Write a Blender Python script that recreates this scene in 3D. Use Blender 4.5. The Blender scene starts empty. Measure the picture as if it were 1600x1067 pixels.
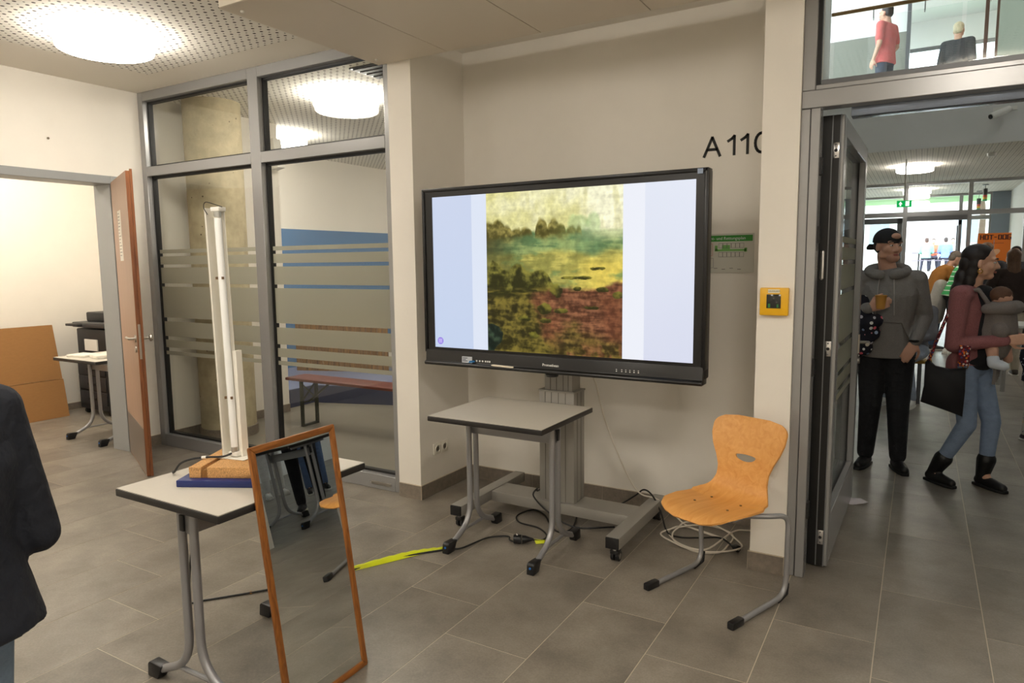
import bpy, bmesh, math, random
import numpy as np
from mathutils import Vector, Matrix, Quaternion, noise as mnoise
from mathutils.geometry import delaunay_2d_cdt

random.seed(7)
S = bpy.context.scene
COL = S.collection
PI = math.pi

# ------------------------------------------------------------------ camera
CAM_H = 1.585
FPX = 1078.737
yaw, pit, rol = (math.radians(a) for a in (-30.566, 6.5345, -0.6241))
fw = Vector((math.sin(yaw) * math.cos(pit), math.cos(yaw) * math.cos(pit), -math.sin(pit)))
r0 = Vector((math.cos(yaw), -math.sin(yaw), 0))
u0 = r0.cross(fw)
rt = r0 * math.cos(rol) + u0 * math.sin(rol)
up = -r0 * math.sin(rol) + u0 * math.cos(rol)
cam_d = bpy.data.cameras.new('camera')
cam = bpy.data.objects.new('camera', cam_d)
COL.objects.link(cam)
cam.matrix_world = Matrix(((rt.x, up.x, -fw.x, 0), (rt.y, up.y, -fw.y, 0), (rt.z, up.z, -fw.z, CAM_H), (0, 0, 0, 1)))
cam_d.sensor_fit = 'HORIZONTAL'
cam_d.sensor_width = 36
cam_d.lens = FPX / 1600 * 36
cam_d.clip_start = .05
cam_d.clip_end = 300
S.camera = cam

# ------------------------------------------------------------------ world, exposure
w = bpy.data.worlds.new('world')
S.world = w
w.use_nodes = True
wn = w.node_tree.nodes
wn['Background'].inputs[0].default_value = (.80, .90, 1.0, 1)
wn['Background'].inputs[1].default_value = 7.0
S.view_settings.view_transform = 'Standard'
S.view_settings.look = 'None'
S.view_settings.gamma = 1
S.view_settings.use_curve_mapping = False
S.view_settings.exposure = 0.12
LAMP_E = 27.0
LAMP_C = (1.0, .925, .82)


# ------------------------------------------------------------------ helpers
def lin(c):
    f = lambda v: v / 12.92 if v <= .04045 else ((v + .055) / 1.055) ** 2.4
    return tuple(f(v / 255) for v in c)


MATS = {}


def mat(name, col=(200, 200, 200), rough=.5, metal=0., var=0., scale=8., bump=0., bscale=60., spec=.5,
        stretch=(1, 1, 1), rnd=0., emit=None, coat=0., bdist=.004):
    if name in MATS:
        return MATS[name]
    m = bpy.data.materials.new(name)
    m.use_nodes = True
    nt = m.node_tree
    b = nt.nodes['Principled BSDF']
    c = lin(col)
    b.inputs['Base Color'].default_value = (*c, 1)
    b.inputs['Roughness'].default_value = rough
    b.inputs['Metallic'].default_value = metal
    b.inputs['Specular IOR Level'].default_value = spec
    b.inputs['Coat Weight'].default_value = coat
    if var or bump:
        tc = nt.nodes.new('ShaderNodeTexCoord')
        mp = nt.nodes.new('ShaderNodeMapping')
        mp.inputs['Scale'].default_value = stretch
        nt.links.new(tc.outputs['Object'], mp.inputs[0])
    if var:
        n = nt.nodes.new('ShaderNodeTexNoise')
        n.inputs['Scale'].default_value = scale
        n.inputs['Detail'].default_value = 6
        n.inputs['Roughness'].default_value = .65
        nt.links.new(mp.outputs[0], n.inputs['Vector'])
        r = nt.nodes.new('ShaderNodeValToRGB')
        r.color_ramp.elements[0].position = .28
        r.color_ramp.elements[1].position = .72
        r.color_ramp.elements[0].color = (*[max(0, v * (1 - var)) for v in c], 1)
        r.color_ramp.elements[1].color = (*[min(1, v * (1 + var)) for v in c], 1)
        nt.links.new(n.outputs['Fac'], r.inputs[0])
        out = r.outputs[0]
        if rnd:
            oi = nt.nodes.new('ShaderNodeObjectInfo')
            mr = nt.nodes.new('ShaderNodeMapRange')
            mr.inputs['To Min'].default_value = 1 - rnd
            mr.inputs['To Max'].default_value = 1 + rnd
            nt.links.new(oi.outputs['Random'], mr.inputs[0])
            mx = nt.nodes.new('ShaderNodeVectorMath')
            mx.operation = 'SCALE'
            nt.links.new(out, mx.inputs[0])
            nt.links.new(mr.outputs[0], mx.inputs['Scale'])
            out = mx.outputs[0]
        nt.links.new(out, b.inputs['Base Color'])
    if bump:
        n2 = nt.nodes.new('ShaderNodeTexNoise')
        n2.inputs['Scale'].default_value = bscale
        n2.inputs['Detail'].default_value = 4
        nt.links.new(mp.outputs[0], n2.inputs['Vector'])
        bp = nt.nodes.new('ShaderNodeBump')
        bp.inputs['Strength'].default_value = bump
        bp.inputs['Distance'].default_value = bdist
        nt.links.new(n2.outputs['Fac'], bp.inputs['Height'])
        nt.links.new(bp.outputs[0], b.inputs['Normal'])
    if emit:
        b.inputs['Emission Color'].default_value = (*emit[0], 1)
        b.inputs['Emission Strength'].default_value = emit[1]
    MATS[name] = m
    return m


def wood(name, c0, c1, axis=2, rough=.35, scale=14., coat=0.):
    """grain running along one object axis"""
    if name in MATS:
        return MATS[name]
    m = bpy.data.materials.new(name)
    m.use_nodes = True
    nt = m.node_tree
    b = nt.nodes['Principled BSDF']
    tc = nt.nodes.new('ShaderNodeTexCoord')
    mp = nt.nodes.new('ShaderNodeMapping')
    s = [1., 1., 1.]
    s[axis] = .07
    mp.inputs['Scale'].default_value = s
    n = nt.nodes.new('ShaderNodeTexNoise')
    n.inputs['Scale'].default_value = scale * 3
    n.inputs['Detail'].default_value = 7
    n.inputs['Distortion'].default_value = 1.2
    r = nt.nodes.new('ShaderNodeValToRGB')
    r.color_ramp.elements[0].position = .3
    r.color_ramp.elements[1].position = .7
    r.color_ramp.elements[0].color = (*lin(c0), 1)
    r.color_ramp.elements[1].color = (*lin(c1), 1)
    L = nt.links.new
    L(tc.outputs['Object'], mp.inputs[0])
    L(mp.outputs[0], n.inputs['Vector'])
    L(n.outputs['Fac'], r.inputs[0])
    L(r.outputs[0], b.inputs['Base Color'])
    b.inputs['Roughness'].default_value = rough
    b.inputs['Coat Weight'].default_value = coat
    MATS[name] = m
    return m


def glass_mat(name, tint=(.955, .965, .955), refl=.09, rough=.0):
    """thin pane: mostly see-through with a mirror share that grows at grazing angles"""
    if name in MATS:
        return MATS[name]
    m = bpy.data.materials.new(name)
    m.use_nodes = True
    nt = m.node_tree
    nt.nodes.remove(nt.nodes['Principled BSDF'])
    o = nt.nodes['Material Output']
    t = nt.nodes.new('ShaderNodeBsdfTransparent')
    t.inputs[0].default_value = (*tint, 1)
    g = nt.nodes.new('ShaderNodeBsdfGlossy')
    g.inputs['Roughness'].default_value = rough
    f = nt.nodes.new('ShaderNodeLayerWeight')
    f.inputs['Blend'].default_value = .12
    mr = nt.nodes.new('ShaderNodeMapRange')
    mr.inputs['To Min'].default_value = refl * .5
    mr.inputs['To Max'].default_value = .6
    mx = nt.nodes.new('ShaderNodeMixShader')
    L = nt.links.new
    L(f.outputs['Fresnel'], mr.inputs[0])
    L(mr.outputs[0], mx.inputs[0])
    L(t.outputs[0], mx.inputs[1])
    L(g.outputs[0], mx.inputs[2])
    L(mx.outputs[0], o.inputs[0])
    MATS[name] = m
    return m


def frosted_mat(name, col=(186, 184, 168), through=.22):
    if name in MATS:
        return MATS[name]
    m = bpy.data.materials.new(name)
    m.use_nodes = True
    nt = m.node_tree
    nt.nodes.remove(nt.nodes['Principled BSDF'])
    o = nt.nodes['Material Output']
    d = nt.nodes.new('ShaderNodeBsdfDiffuse')
    d.inputs[0].default_value = (*lin(col), 1)
    tr = nt.nodes.new('ShaderNodeBsdfTranslucent')
    tr.inputs[0].default_value = (*lin(col), 1)
    t = nt.nodes.new('ShaderNodeBsdfTransparent')
    m1 = nt.nodes.new('ShaderNodeMixShader')
    m1.inputs[0].default_value = .5
    m2 = nt.nodes.new('ShaderNodeMixShader')
    m2.inputs[0].default_value = through
    L = nt.links.new
    L(d.outputs[0], m1.inputs[1])
    L(tr.outputs[0], m1.inputs[2])
    L(m1.outputs[0], m2.inputs[1])
    L(t.outputs[0], m2.inputs[2])
    L(m2.outputs[0], o.inputs[0])
    MATS[name] = m
    return m


def emit_mat(name, col, strength):
    if name in MATS:
        return MATS[name]
    m = bpy.data.materials.new(name)
    m.use_nodes = True
    nt = m.node_tree
    nt.nodes.remove(nt.nodes['Principled BSDF'])
    e = nt.nodes.new('ShaderNodeEmission')
    e.inputs[0].default_value = (*col, 1)
    e.inputs[1].default_value = strength
    nt.links.new(e.outputs[0], nt.nodes['Material Output'].inputs[0])
    MATS[name] = m
    return m


def perforated_mat(name, base=(236, 232, 222), border=None):
    """plasterboard with large and small round holes on a staggered 66 mm grid"""
    m = bpy.data.materials.new(name)
    m.use_nodes = True
    nt = m.node_tree
    b = nt.nodes['Principled BSDF']
    b.inputs['Roughness'].default_value = .8
    L = nt.links.new
    tc = nt.nodes.new('ShaderNodeTexCoord')

    def holes(off, r):
        a = nt.nodes.new('ShaderNodeVectorMath')
        a.operation = 'ADD'
        a.inputs[1].default_value = (off, off, 0)
        L(tc.outputs['Object'], a.inputs[0])
        md = nt.nodes.new('ShaderNodeVectorMath')
        md.operation = 'WRAP'
        md.inputs[1].default_value = (.033, .033, 100)
        md.inputs[2].default_value = (-.033, -.033, -100)
        L(a.outputs[0], md.inputs[0])
        mu = nt.nodes.new('ShaderNodeVectorMath')
        mu.operation = 'MULTIPLY'
        mu.inputs[1].default_value = (1, 1, 0)
        L(md.outputs[0], mu.inputs[0])
        ln = nt.nodes.new('ShaderNodeVectorMath')
        ln.operation = 'LENGTH'
        L(mu.outputs[0], ln.inputs[0])
        lt = nt.nodes.new('ShaderNodeMath')
        lt.operation = 'LESS_THAN'
        lt.inputs[1].default_value = r
        L(ln.outputs['Value'], lt.inputs[0])
        return lt
    h1 = holes(0, .0105)
    h2 = holes(.033, .0062)
    ad = nt.nodes.new('ShaderNodeMath')
    ad.operation = 'MAXIMUM'
    L(h1.outputs[0], ad.inputs[0])
    L(h2.outputs[0], ad.inputs[1])
    mx = nt.nodes.new('ShaderNodeMix')
    mx.data_type = 'RGBA'
    mx.inputs[6].default_value = (*lin(base), 1)
    mx.inputs[7].default_value = (*lin((70, 62, 54)), 1)  # shade inside the holes painted as flat dark dots
    L(ad.outputs[0], mx.inputs[0])
    L(mx.outputs[2], b.inputs['Base Color'])
    MATS[name] = m
    return m


WOFF = {}


def woff(o):
    return WOFF.get(o.name, Vector((0, 0, 0)))


def tag(o, label=None, cat=None, group=None, kind=None):
    if label: o['label'] = label
    if cat: o['category'] = cat
    if group: o['group'] = group
    if kind: o['kind'] = kind
    return o


def empty(name, loc=(0, 0, 0), rz=0, label=None, cat=None, group=None):
    o = bpy.data.objects.new(name, None)
    o.empty_display_size = .1
    COL.objects.link(o)
    o.location = loc
    o.rotation_euler.z = rz
    WOFF[o.name] = Vector(loc)
    return tag(o, label, cat, group)


def basis(d, ref=Vector((0, 0, 1))):
    d = Vector(d).normalized()
    if abs(d.dot(ref)) > .97:
        ref = Vector((1, 0, 0)) if abs(d.x) < .9 else Vector((0, 1, 0))
    x = ref.cross(d).normalized()
    return x, d.cross(x).normalized(), d


class MB:
    def __init__(s):
        s.v = []
        s.f = []
        s.mi = []
        s.cm = 0

    def add(s, vs, fs):
        o = len(s.v)
        s.v += [tuple(v) for v in vs]
        for f in fs:
            s.f.append(tuple(i + o for i in f))
            s.mi.append(s.cm)
        return s

    def box(s, x0, x1, y0, y1, z0, z1, M=None):
        v = [Vector((x, y, z)) for z in (z0, z1) for y in (y0, y1) for x in (x0, x1)]
        if M: v = [M @ p for p in v]
        return s.add(v, [(0, 2, 3, 1), (4, 5, 7, 6), (0, 1, 5, 4), (2, 6, 7, 3), (0, 4, 6, 2), (1, 3, 7, 5)])

    def bar(s, a, b, wx, wz, ref=Vector((0, 0, 1))):
        """square bar from a to b, wz thick along ref"""
        a, b = Vector(a), Vector(b)
        x, y, d = basis(b - a, ref)
        L = (b - a).length
        M = Matrix((( x.x, y.x, d.x, a.x), (x.y, y.y, d.y, a.y), (x.z, y.z, d.z, a.z), (0, 0, 0, 1)))
        return s.box(-wx / 2, wx / 2, -wz / 2, wz / 2, 0, L, M)

    def rings(s, rs, cap=True, closed=False):
        n = len(rs[0])
        vs = [p for r in rs for p in r]
        fs = []
        m = len(rs)
        for i in range(m if closed else m - 1):
            a, b = i * n, ((i + 1) % m) * n
            for j in range(n):
                k = (j + 1) % n
                fs.append((a + j, a + k, b + k, b + j))
        if cap and not closed:
            fs.append(tuple(range(n - 1, -1, -1)))
            fs.append(tuple((m - 1) * n + j for j in range(n)))
        return s.add(vs, fs)

    def tube(s, pts, r, n=8, smooth=0, cap=True, flat=1.):
        pts = [Vector(p) for p in pts]
        if smooth: pts = spline(pts, smooth)
        rr = r if isinstance(r, (list, tuple)) else [r] * len(pts)
        if len(rr) != len(pts):
            rr = [rr[0] + (rr[-1] - rr[0]) * i / (len(pts) - 1) for i in range(len(pts))]
        t0 = (pts[1] - pts[0]).normalized()
        x, y, _ = basis(t0)
        out = []
        for i, p in enumerate(pts):
            if i:
                a = (pts[i] - pts[i - 1]).normalized()
                b = (pts[i + 1] - pts[i]).normalized() if i < len(pts) - 1 else a
                t = (a + b).normalized() if (a + b).length > 1e-6 else a
                q = t0.rotation_difference(t)
                x = q @ x
                y = q @ y
                t0 = t
            out.append([p + (x * math.cos(k * 2 * PI / n) + y * math.sin(k * 2 * PI / n) * flat) * rr[i] for k in range(n)])
        return s.rings(out, cap)

    def lathe(s, prof, c=(0, 0, 0), n=24, d=(0, 0, 1)):
        x, y, d = basis(d)
        c = Vector(c)
        return s.rings([[c + d * z + (x * math.cos(k * 2 * PI / n) + y * math.sin(k * 2 * PI / n)) * max(r, 1e-4)
                         for k in range(n)] for r, z in prof])

    def cyl(s, a, b, r, n=12, r2=None):
        a, b = Vector(a), Vector(b)
        return s.lathe([(r, 0), (r if r2 is None else r2, (b - a).length)], a, n, b - a)

    def prism(s, poly, z0, z1, M=None):
        n = len(poly)
        v = [Vector((p[0], p[1], z)) for z in (z0, z1) for p in poly]
        if M: v = [M @ p for p in v]
        return s.add(v, [tuple(range(n - 1, -1, -1)), tuple(range(n, 2 * n))] +
                     [(i, (i + 1) % n, n + (i + 1) % n, n + i) for i in range(n)])

    def ball(s, c, r, R=None, n=12, m=8):
        c = Vector(c)
        r = Vector(r) if not isinstance(r, (int, float)) else Vector((r, r, r))
        rs = []
        for i in range(1, m):
            a = -PI / 2 + PI * i / m
            ring = []
            for k in range(n):
                p = Vector((r.x * math.cos(a) * math.cos(k * 2 * PI / n), r.y * math.cos(a) * math.sin(k * 2 * PI / n), r.z * math.sin(a)))
                ring.append(c + (R @ p if R else p))
            rs.append(ring)
        o = len(s.v)
        s.rings(rs, cap=False)
        q = [Vector((0, 0, -r.z)), Vector((0, 0, r.z))]
        q = [c + (R @ p if R else p) for p in q]
        b = len(s.v)
        s.v += [tuple(p) for p in q]
        L = (m - 2) * n
        for k in range(n):
            s.f.append((b, o + (k + 1) % n, o + k)); s.mi.append(s.cm)
            s.f.append((b + 1, o + L + k, o + L + (k + 1) % n)); s.mi.append(s.cm)
        return s

    def cap(s, a, b, ra, rb, n=12):
        """tapered capsule"""
        a, b = Vector(a), Vector(b)
        L = (b - a).length
        pr = []
        for i in range(5):
            t = PI / 2 * i / 4
            pr.append((ra * math.sin(t), -ra * math.cos(t)))
        for i in range(5):
            t = PI / 2 * i / 4
            pr.append((rb * math.cos(t), L + rb * math.sin(t)))
        return s.lathe(pr, a, n, b - a)

    def chain(s, pr, n=12):
        for (a, ra), (b, rb) in zip(pr, pr[1:]):
            s.cap(a, b, ra, rb, n)
        return s

    def build(s, name, m, parent=None, smooth=False, bevel=0., seg=2, local=False, angle=40, xf=None):
        me = bpy.data.meshes.new(name)
        me.from_pydata(s.v, [], s.f)
        ms = m if isinstance(m, (list, tuple)) else [m]
        for q in ms: me.materials.append(q)
        if len(ms) > 1: me.polygons.foreach_set('material_index', s.mi)
        if xf: me.transform(xf)
        if bevel or True:
            bm = bmesh.new()
            bm.from_mesh(me)
            bmesh.ops.recalc_face_normals(bm, faces=bm.faces)
            if bevel:
                es = [e for e in bm.edges if len(e.link_faces) == 2 and e.calc_face_angle(0) > math.radians(30)]
                bmesh.ops.bevel(bm, geom=es, offset=bevel, segments=seg, affect='EDGES', profile=.5, clamp_overlap=True)
            bm.to_mesh(me)
            bm.free()
        if smooth or bevel:
            for p in me.polygons: p.use_smooth = True
            try:
                me.set_sharp_from_angle(angle=math.radians(angle))
            except Exception:
                pass
        return link(name, me, parent, local)


def link(name, me, parent=None, local=False):
    o = bpy.data.objects.new(name, me)
    COL.objects.link(o)
    if parent:
        o.parent = parent
        if not local:
            o.location = -woff(parent)
        WOFF[o.name] = Vector((0, 0, 0)) if not local else woff(parent)
    return o


def spline(pts, k=6):
    """Catmull-Rom through the points"""
    out = []
    P = [pts[0] * 2 - pts[1]] + pts + [pts[-1] * 2 - pts[-2]]
    for i in range(1, len(P) - 2):
        a, b, c, d = P[i - 1:i + 3]
        for j in range(k):
            t = j / k
            out.append(.5 * ((2 * b) + (c - a) * t + (2 * a - 5 * b + 4 * c - d) * t * t + (3 * b - a - 3 * c + d) * t ** 3))
    out.append(pts[-1])
    return out


def fillet(pts, r, k=5):
    """round the inner corners of a polyline"""
    pts = [Vector(p) for p in pts]
    out = [pts[0]]
    for a, b, c in zip(pts, pts[1:], pts[2:]):
        d1, d2 = (a - b), (c - b)
        q = min(r, d1.length * .49, d2.length * .49)
        p1, p2 = b + d1.normalized() * q, b + d2.normalized() * q
        for j in range(k + 1):
            t = j / k
            out.append(p1 * (1 - t) ** 2 + b * 2 * t * (1 - t) + p2 * t * t)
    out.append(pts[-1])
    return out


def box_obj(name, m, x0, x1, y0, y1, z0, z1, parent=None, bevel=0., **k):
    return MB().box(x0, x1, y0, y1, z0, z1).build(name, m, parent, bevel=bevel, **k)


def struct(o):
    o['kind'] = 'structure'
    return o


def copy_tree(o, parent=None):
    c = o.copy()
    COL.objects.link(c)
    if parent:
        c.parent = parent
    for ch in [q for q in bpy.data.objects if q.parent == o]:
        copy_tree(ch, c)
    return c


def text_mesh(name, body, size, m, parent, M, extrude=.0008, align='LEFT', bold=0.):
    cu = bpy.data.curves.new(name, 'FONT')
    cu.body = body
    cu.size = size
    cu.extrude = extrude
    cu.offset = bold
    cu.align_x = align
    cu.resolution_u = 3
    t = bpy.data.objects.new(name, cu)
    COL.objects.link(t)
    dg = bpy.context.evaluated_depsgraph_get()
    me = bpy.data.meshes.new_from_object(t.evaluated_get(dg))
    bpy.data.objects.remove(t)
    bpy.data.curves.remove(cu)
    me.name = name
    me.materials.clear()
    me.materials.append(m)
    me.transform(M)
    return link(name, me, parent)


def wallM(x, y, z, facing='-y'):
    """text plane: x to the viewer's right, up = z, facing the given way"""
    if facing == '-y':
        return Matrix(((1, 0, 0, x), (0, 0, -1, y), (0, 1, 0, z), (0, 0, 0, 1)))
    if facing == '+x':
        return Matrix(((0, 0, 1, x), (1, 0, 0, y), (0, 1, 0, z), (0, 0, 0, 1)))


REMESH = []


def organic(mb, name, m, parent, voxel, smooth=6, local=True):
    """closed overlapping shapes melted into one continuous surface (baked at the end)"""
    o = mb.build(name, m, parent, smooth=True, local=local)
    a = o.modifiers.new('r', 'REMESH')
    a.mode = 'VOXEL'
    a.voxel_size = voxel
    a.use_smooth_shade = True
    if smooth:
        b = o.modifiers.new('s', 'SMOOTH')
        b.factor = .5
        b.iterations = smooth
    REMESH.append(o)
    return o


def finalize():
    dg = bpy.context.evaluated_depsgraph_get()
    new = [bpy.data.meshes.new_from_object(o.evaluated_get(dg)) for o in REMESH]
    for o, me in zip(REMESH, new):
        o.modifiers.clear()
        old = o.data
        o.data = me
        me.name = o.name
        bpy.data.meshes.remove(old)


# ------------------------------------------------------------------ materials
def tile_mat():
    """stone-look tile: soft clouds, fine pale specks, each tile its own cut and tone"""
    m = bpy.data.materials.new('floor tile')
    m.use_nodes = True
    nt = m.node_tree
    b = nt.nodes['Principled BSDF']
    L = nt.links.new
    tc = nt.nodes.new('ShaderNodeTexCoord')
    oi = nt.nodes.new('ShaderNodeObjectInfo')
    cb = nt.nodes.new('ShaderNodeCombineXYZ')
    ms = nt.nodes.new('ShaderNodeMath')
    ms.operation = 'MULTIPLY'
    ms.inputs[1].default_value = 37.
    L(oi.outputs['Random'], ms.inputs[0])
    L(ms.outputs[0], cb.inputs[2])
    ad = nt.nodes.new('ShaderNodeVectorMath')
    L(tc.outputs['Object'], ad.inputs[0])
    L(cb.outputs[0], ad.inputs[1])

    def nz(sc, det, ro, lo, hi, c0, c1, src=None):
        n = nt.nodes.new('ShaderNodeTexNoise')
        n.inputs['Scale'].default_value = sc
        n.inputs['Detail'].default_value = det
        n.inputs['Roughness'].default_value = ro
        L(ad.outputs[0], n.inputs['Vector'])
        r = nt.nodes.new('ShaderNodeValToRGB')
        r.color_ramp.elements[0].position = lo
        r.color_ramp.elements[1].position = hi
        r.color_ramp.elements[0].color = (*c0, 1)
        r.color_ramp.elements[1].color = (*c1, 1)
        L(n.outputs['Fac'], r.inputs[0])
        return r.outputs[0], n.outputs['Fac']

    def mul(a, c, f=1.):
        x = nt.nodes.new('ShaderNodeMix')
        x.data_type = 'RGBA'
        x.blend_type = 'MULTIPLY'
        x.inputs[0].default_value = f
        L(a, x.inputs[6])
        L(c, x.inputs[7])
        return x.outputs[2]
    cl, _ = nz(3.2, 7, .62, .30, .72, lin((112, 105, 95)), lin((150, 142, 130)))
    fn, ff = nz(120, 3, .6, .35, .68, (.86, .86, .86), (1.06, 1.06, 1.06))
    spk, _ = nz(70, 5, .75, .63, .70, (1, 1, 1), (1.35, 1.35, 1.33))
    o = mul(mul(cl, fn), spk)
    mr = nt.nodes.new('ShaderNodeMapRange')
    mr.inputs['To Min'].default_value = .90
    mr.inputs['To Max'].default_value = 1.08
    L(oi.outputs['Random'], mr.inputs[0])
    o = mul(o, mr.outputs[0])
    L(o, b.inputs['Base Color'])
    b.inputs['Roughness'].default_value = .36
    bp = nt.nodes.new('ShaderNodeBump')
    bp.inputs['Strength'].default_value = .10
    bp.inputs['Distance'].default_value = .003
    L(ff, bp.inputs['Height'])
    L(bp.outputs[0], b.inputs['Normal'])
    MATS['floor tile'] = m
    return m


WALL = mat('wall paint', (240, 235, 225), .85, var=.02, scale=3, bump=.05, bscale=240)
WALLH = mat('hall wall paint', (226, 226, 222), .85, var=.02, scale=3)
TILE = tile_mat()
GROUT = mat('grout', (196, 184, 164), .85)
SKIRT = mat('skirting tile', (128, 118, 106), .55, var=.2, scale=40, rnd=.05)
FRAME = mat('grey frame metal', (158, 158, 158), .27, .40)
FRAMED = mat('dark grey metal', (96, 97, 99), .35, .4)
BLACK = mat('black rubber', (18, 18, 18), .5)
GLASS = glass_mat('window glass')
FROST = frosted_mat('frosted film')
CEIL = mat('ceiling paint', (232, 226, 214), .85)
PERF = perforated_mat('perforated ceiling board')
LAMPM = emit_mat('lamp diffuser', LAMP_C, LAMP_E)
WHITEM = mat('white metal', (236, 234, 226), .4)
TOPM = mat('table laminate', (196, 190, 178), .42, var=.02, scale=60)
EDGE = mat('table edge band', (34, 32, 31), .45)
TUBE = mat('silver tube', (158, 158, 160), .38, .55)
PLAST = mat('black plastic', (22, 22, 24), .38)
BLUEP = mat('blue plug', (40, 110, 190), .4)
CHROME = mat('chrome', (200, 200, 200), .18, 1.)

# ------------------------------------------------------------------ structure
CZ = 3.04
floor = struct(MB().box(-8.3, 7, -3.2, 19.4, -.10, -.0008).build('floor', GROUT))
TW, TL, X0 = .4005, .813, -.490
tile_me = MB().box(-(TW - .0035) / 2, (TW - .0035) / 2, -(TL - .0035) / 2, (TL - .0035) / 2, -.012, 0).build('tile', TILE, floor, local=True)
tile_data = tile_me.data
bpy.data.objects.remove(tile_me)
rest = MB()
cand = []
for k in range(-20, 19):
    xc = X0 + TW * (k + .5)
    if xc < -8.2 or xc > 6.9: continue
    off = (2.542 - .271 * (k + 1)) % TL
    for j in range(-5, 24):
        yc = off + TL * (j + .5)
        if yc < -3 or yc > 19: continue
        if xc < -6.0 and (yc < 1.8 or yc > 4.6): continue
        if xc < -1.3 and yc > 4.4 and not (xc < -6.0): continue
        # seen by the photograph: inside the view cone and not behind the niche
        d = Vector((xc, yc, -CAM_H))
        c = d.dot(fw)
        vis = False
        if c > .3:
            px, py = 800 + FPX * d.dot(rt) / c, 533.5 - FPX * d.dot(up) / c
            vis = -160 < px < 1760 and py < 1260
            if yc > 4.4 and px < 1310: vis = False
        cand.append((0 if vis else 1, c if c > 0 else 99, xc, yc))
cand.sort()
for i, (nv, c, xc, yc) in enumerate(cand):
    if nv == 0 and i < 296:
        o = bpy.data.objects.new('tile', tile_data)
        COL.objects.link(o)
        o.parent = floor
        o.location = (xc, yc, random.uniform(-.0002, .0002))
    else:
        a, b = (TW - .0035) / 2, (TL - .0035) / 2
        rest.box(xc - a, xc + a, yc - b, yc + b, -.012, 0)
tf = rest.build('tile_field', TILE, floor)
tf['kind'] = 'stuff'


def wall(name, *boxes, m=None):
    mb = MB()
    for b in boxes: mb.box(*b)
    return struct(mb.build(name, m or WALL))


# left wall with the classroom door opening (y 2.36 .. 3.34)
DY0, DY1, DZ = 2.36, 3.345, 2.29
wall('wall_left', (-6.0, -5.79, -3.2, DY0, 0, CZ), (-6.0, -5.79, DY1, 3.7, 0, CZ), (-6.0, -5.79, DY0, DY1, DZ, CZ))
# pillar between the glazing and the niche, niche walls, white column at the doors
wall('wall_pillar', (-3.015, -2.828, 3.565, 4.30, 0, CZ))
wall('wall_niche', (-2.828, -.69, 4.15, 4.30, 0, CZ))
wall('wall_column', (-.69, -.52, 3.555, 4.30, 0, CZ))
wall('wall_lintel', (-2.828, -.69, 3.56, 4.15, CZ - .005, CZ + .05))
# rest of the front wall to the right of the double door, back and right walls of the foyer
wall('wall_front', (.87, 3.6, 3.57, 3.8, 0, CZ))
wall('wall_right', (3.6, 3.8, -3.2, 3.8, 0, CZ))
wall('wall_back', (-6.0, 3.8, -3.3, -3.2, 0, CZ))

# ceiling: plain border with a perforated field
ceil = struct(box_obj('ceiling', CEIL, -6.0, 3.8, -3.3, 3.66, CZ, CZ + .12))
PF = box_obj('perforated_field', PERF, -5.15, -3.2, -3.0, 3.30, CZ - .003, CZ, ceil)
box_obj('perforated_field', PERF, -2.9, 3.3, -3.0, 2.2, CZ - .003, CZ, ceil)

# hanging white ceiling panels before the niche
PZ = 2.855
cloud = empty('ceiling_panel_canopy', (-1.5, 2.95, PZ), label='white flat canopy of square boards hung under the ceiling before the niche', cat='ceiling panel')
PB = mat('canopy board', (222, 212, 196), .55)
xs = [-3.075, -2.527, -1.886, -1.251, -.616, .02, .655, 1.29]
for a, b in zip(xs, xs[1:]):
    box_obj('board', PB, a + .0025, b - .0025, 2.372, 3.552, PZ, PZ + .02, cloud)
MB().box(-3.07, 1.285, 2.378, 3.545, PZ + .02, PZ + .10).build('carrier', mat('canopy carrier', (232, 224, 208), .6), cloud)
MB().box(-3.06, 1.28, 2.36, 2.372, PZ, PZ + .10).build('edge_strip', mat('canopy edge', (236, 228, 212), .6), cloud)
for x, y in ((-3.0, 2.45), (-2.995, 3.44)):
    MB().lathe([(.010, 0), (.010, -.006), (.007, -.010)], (x, y, PZ), 10).build('screw_cap', WHITEM, cloud, smooth=True)
for x in (-2.6, -1.0, .6):
    MB().cyl((x, 2.9, PZ + .1), (x, 2.9, CZ), .006, 8).build('hanger', WHITEM, cloud)


def skirting(name, a, b, nrm, h=.095, L=.60):
    """row of skirting tiles with pale joints along a wall foot"""
    a, b, nrm = Vector((*a, 0)), Vector((*b, 0)), Vector((*nrm, 0))
    d = (b - a)
    T = d.length
    d.normalize()
    q = lambda s, e, z0, z1, o0, o1: MB().add(
        [a + d * s + nrm * o0 + Vector((0, 0, z0)), a + d * e + nrm * o0 + Vector((0, 0, z0)), a + d * e + nrm * o1 + Vector((0, 0, z0)), a + d * s + nrm * o1 + Vector((0, 0, z0)),
         a + d * s + nrm * o0 + Vector((0, 0, z1)), a + d * e + nrm * o0 + Vector((0, 0, z1)), a + d * e + nrm * o1 + Vector((0, 0, z1)), a + d * s + nrm * o1 + Vector((0, 0, z1))],
        [(0, 3, 2, 1), (4, 5, 6, 7), (0, 1, 5, 4), (1, 2, 6, 5), (2, 3, 7, 6), (3, 0, 4, 7)])
    base = struct(q(0, T, 0, h + .003, 0, .008).build(name, GROUT))
    n = max(1, round(T / L))
    for i in range(n):
        q(T * i / n + .002, T * (i + 1) / n - .002, .002, h, .006, .011).build('tile', SKIRT, base)
    return base


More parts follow.
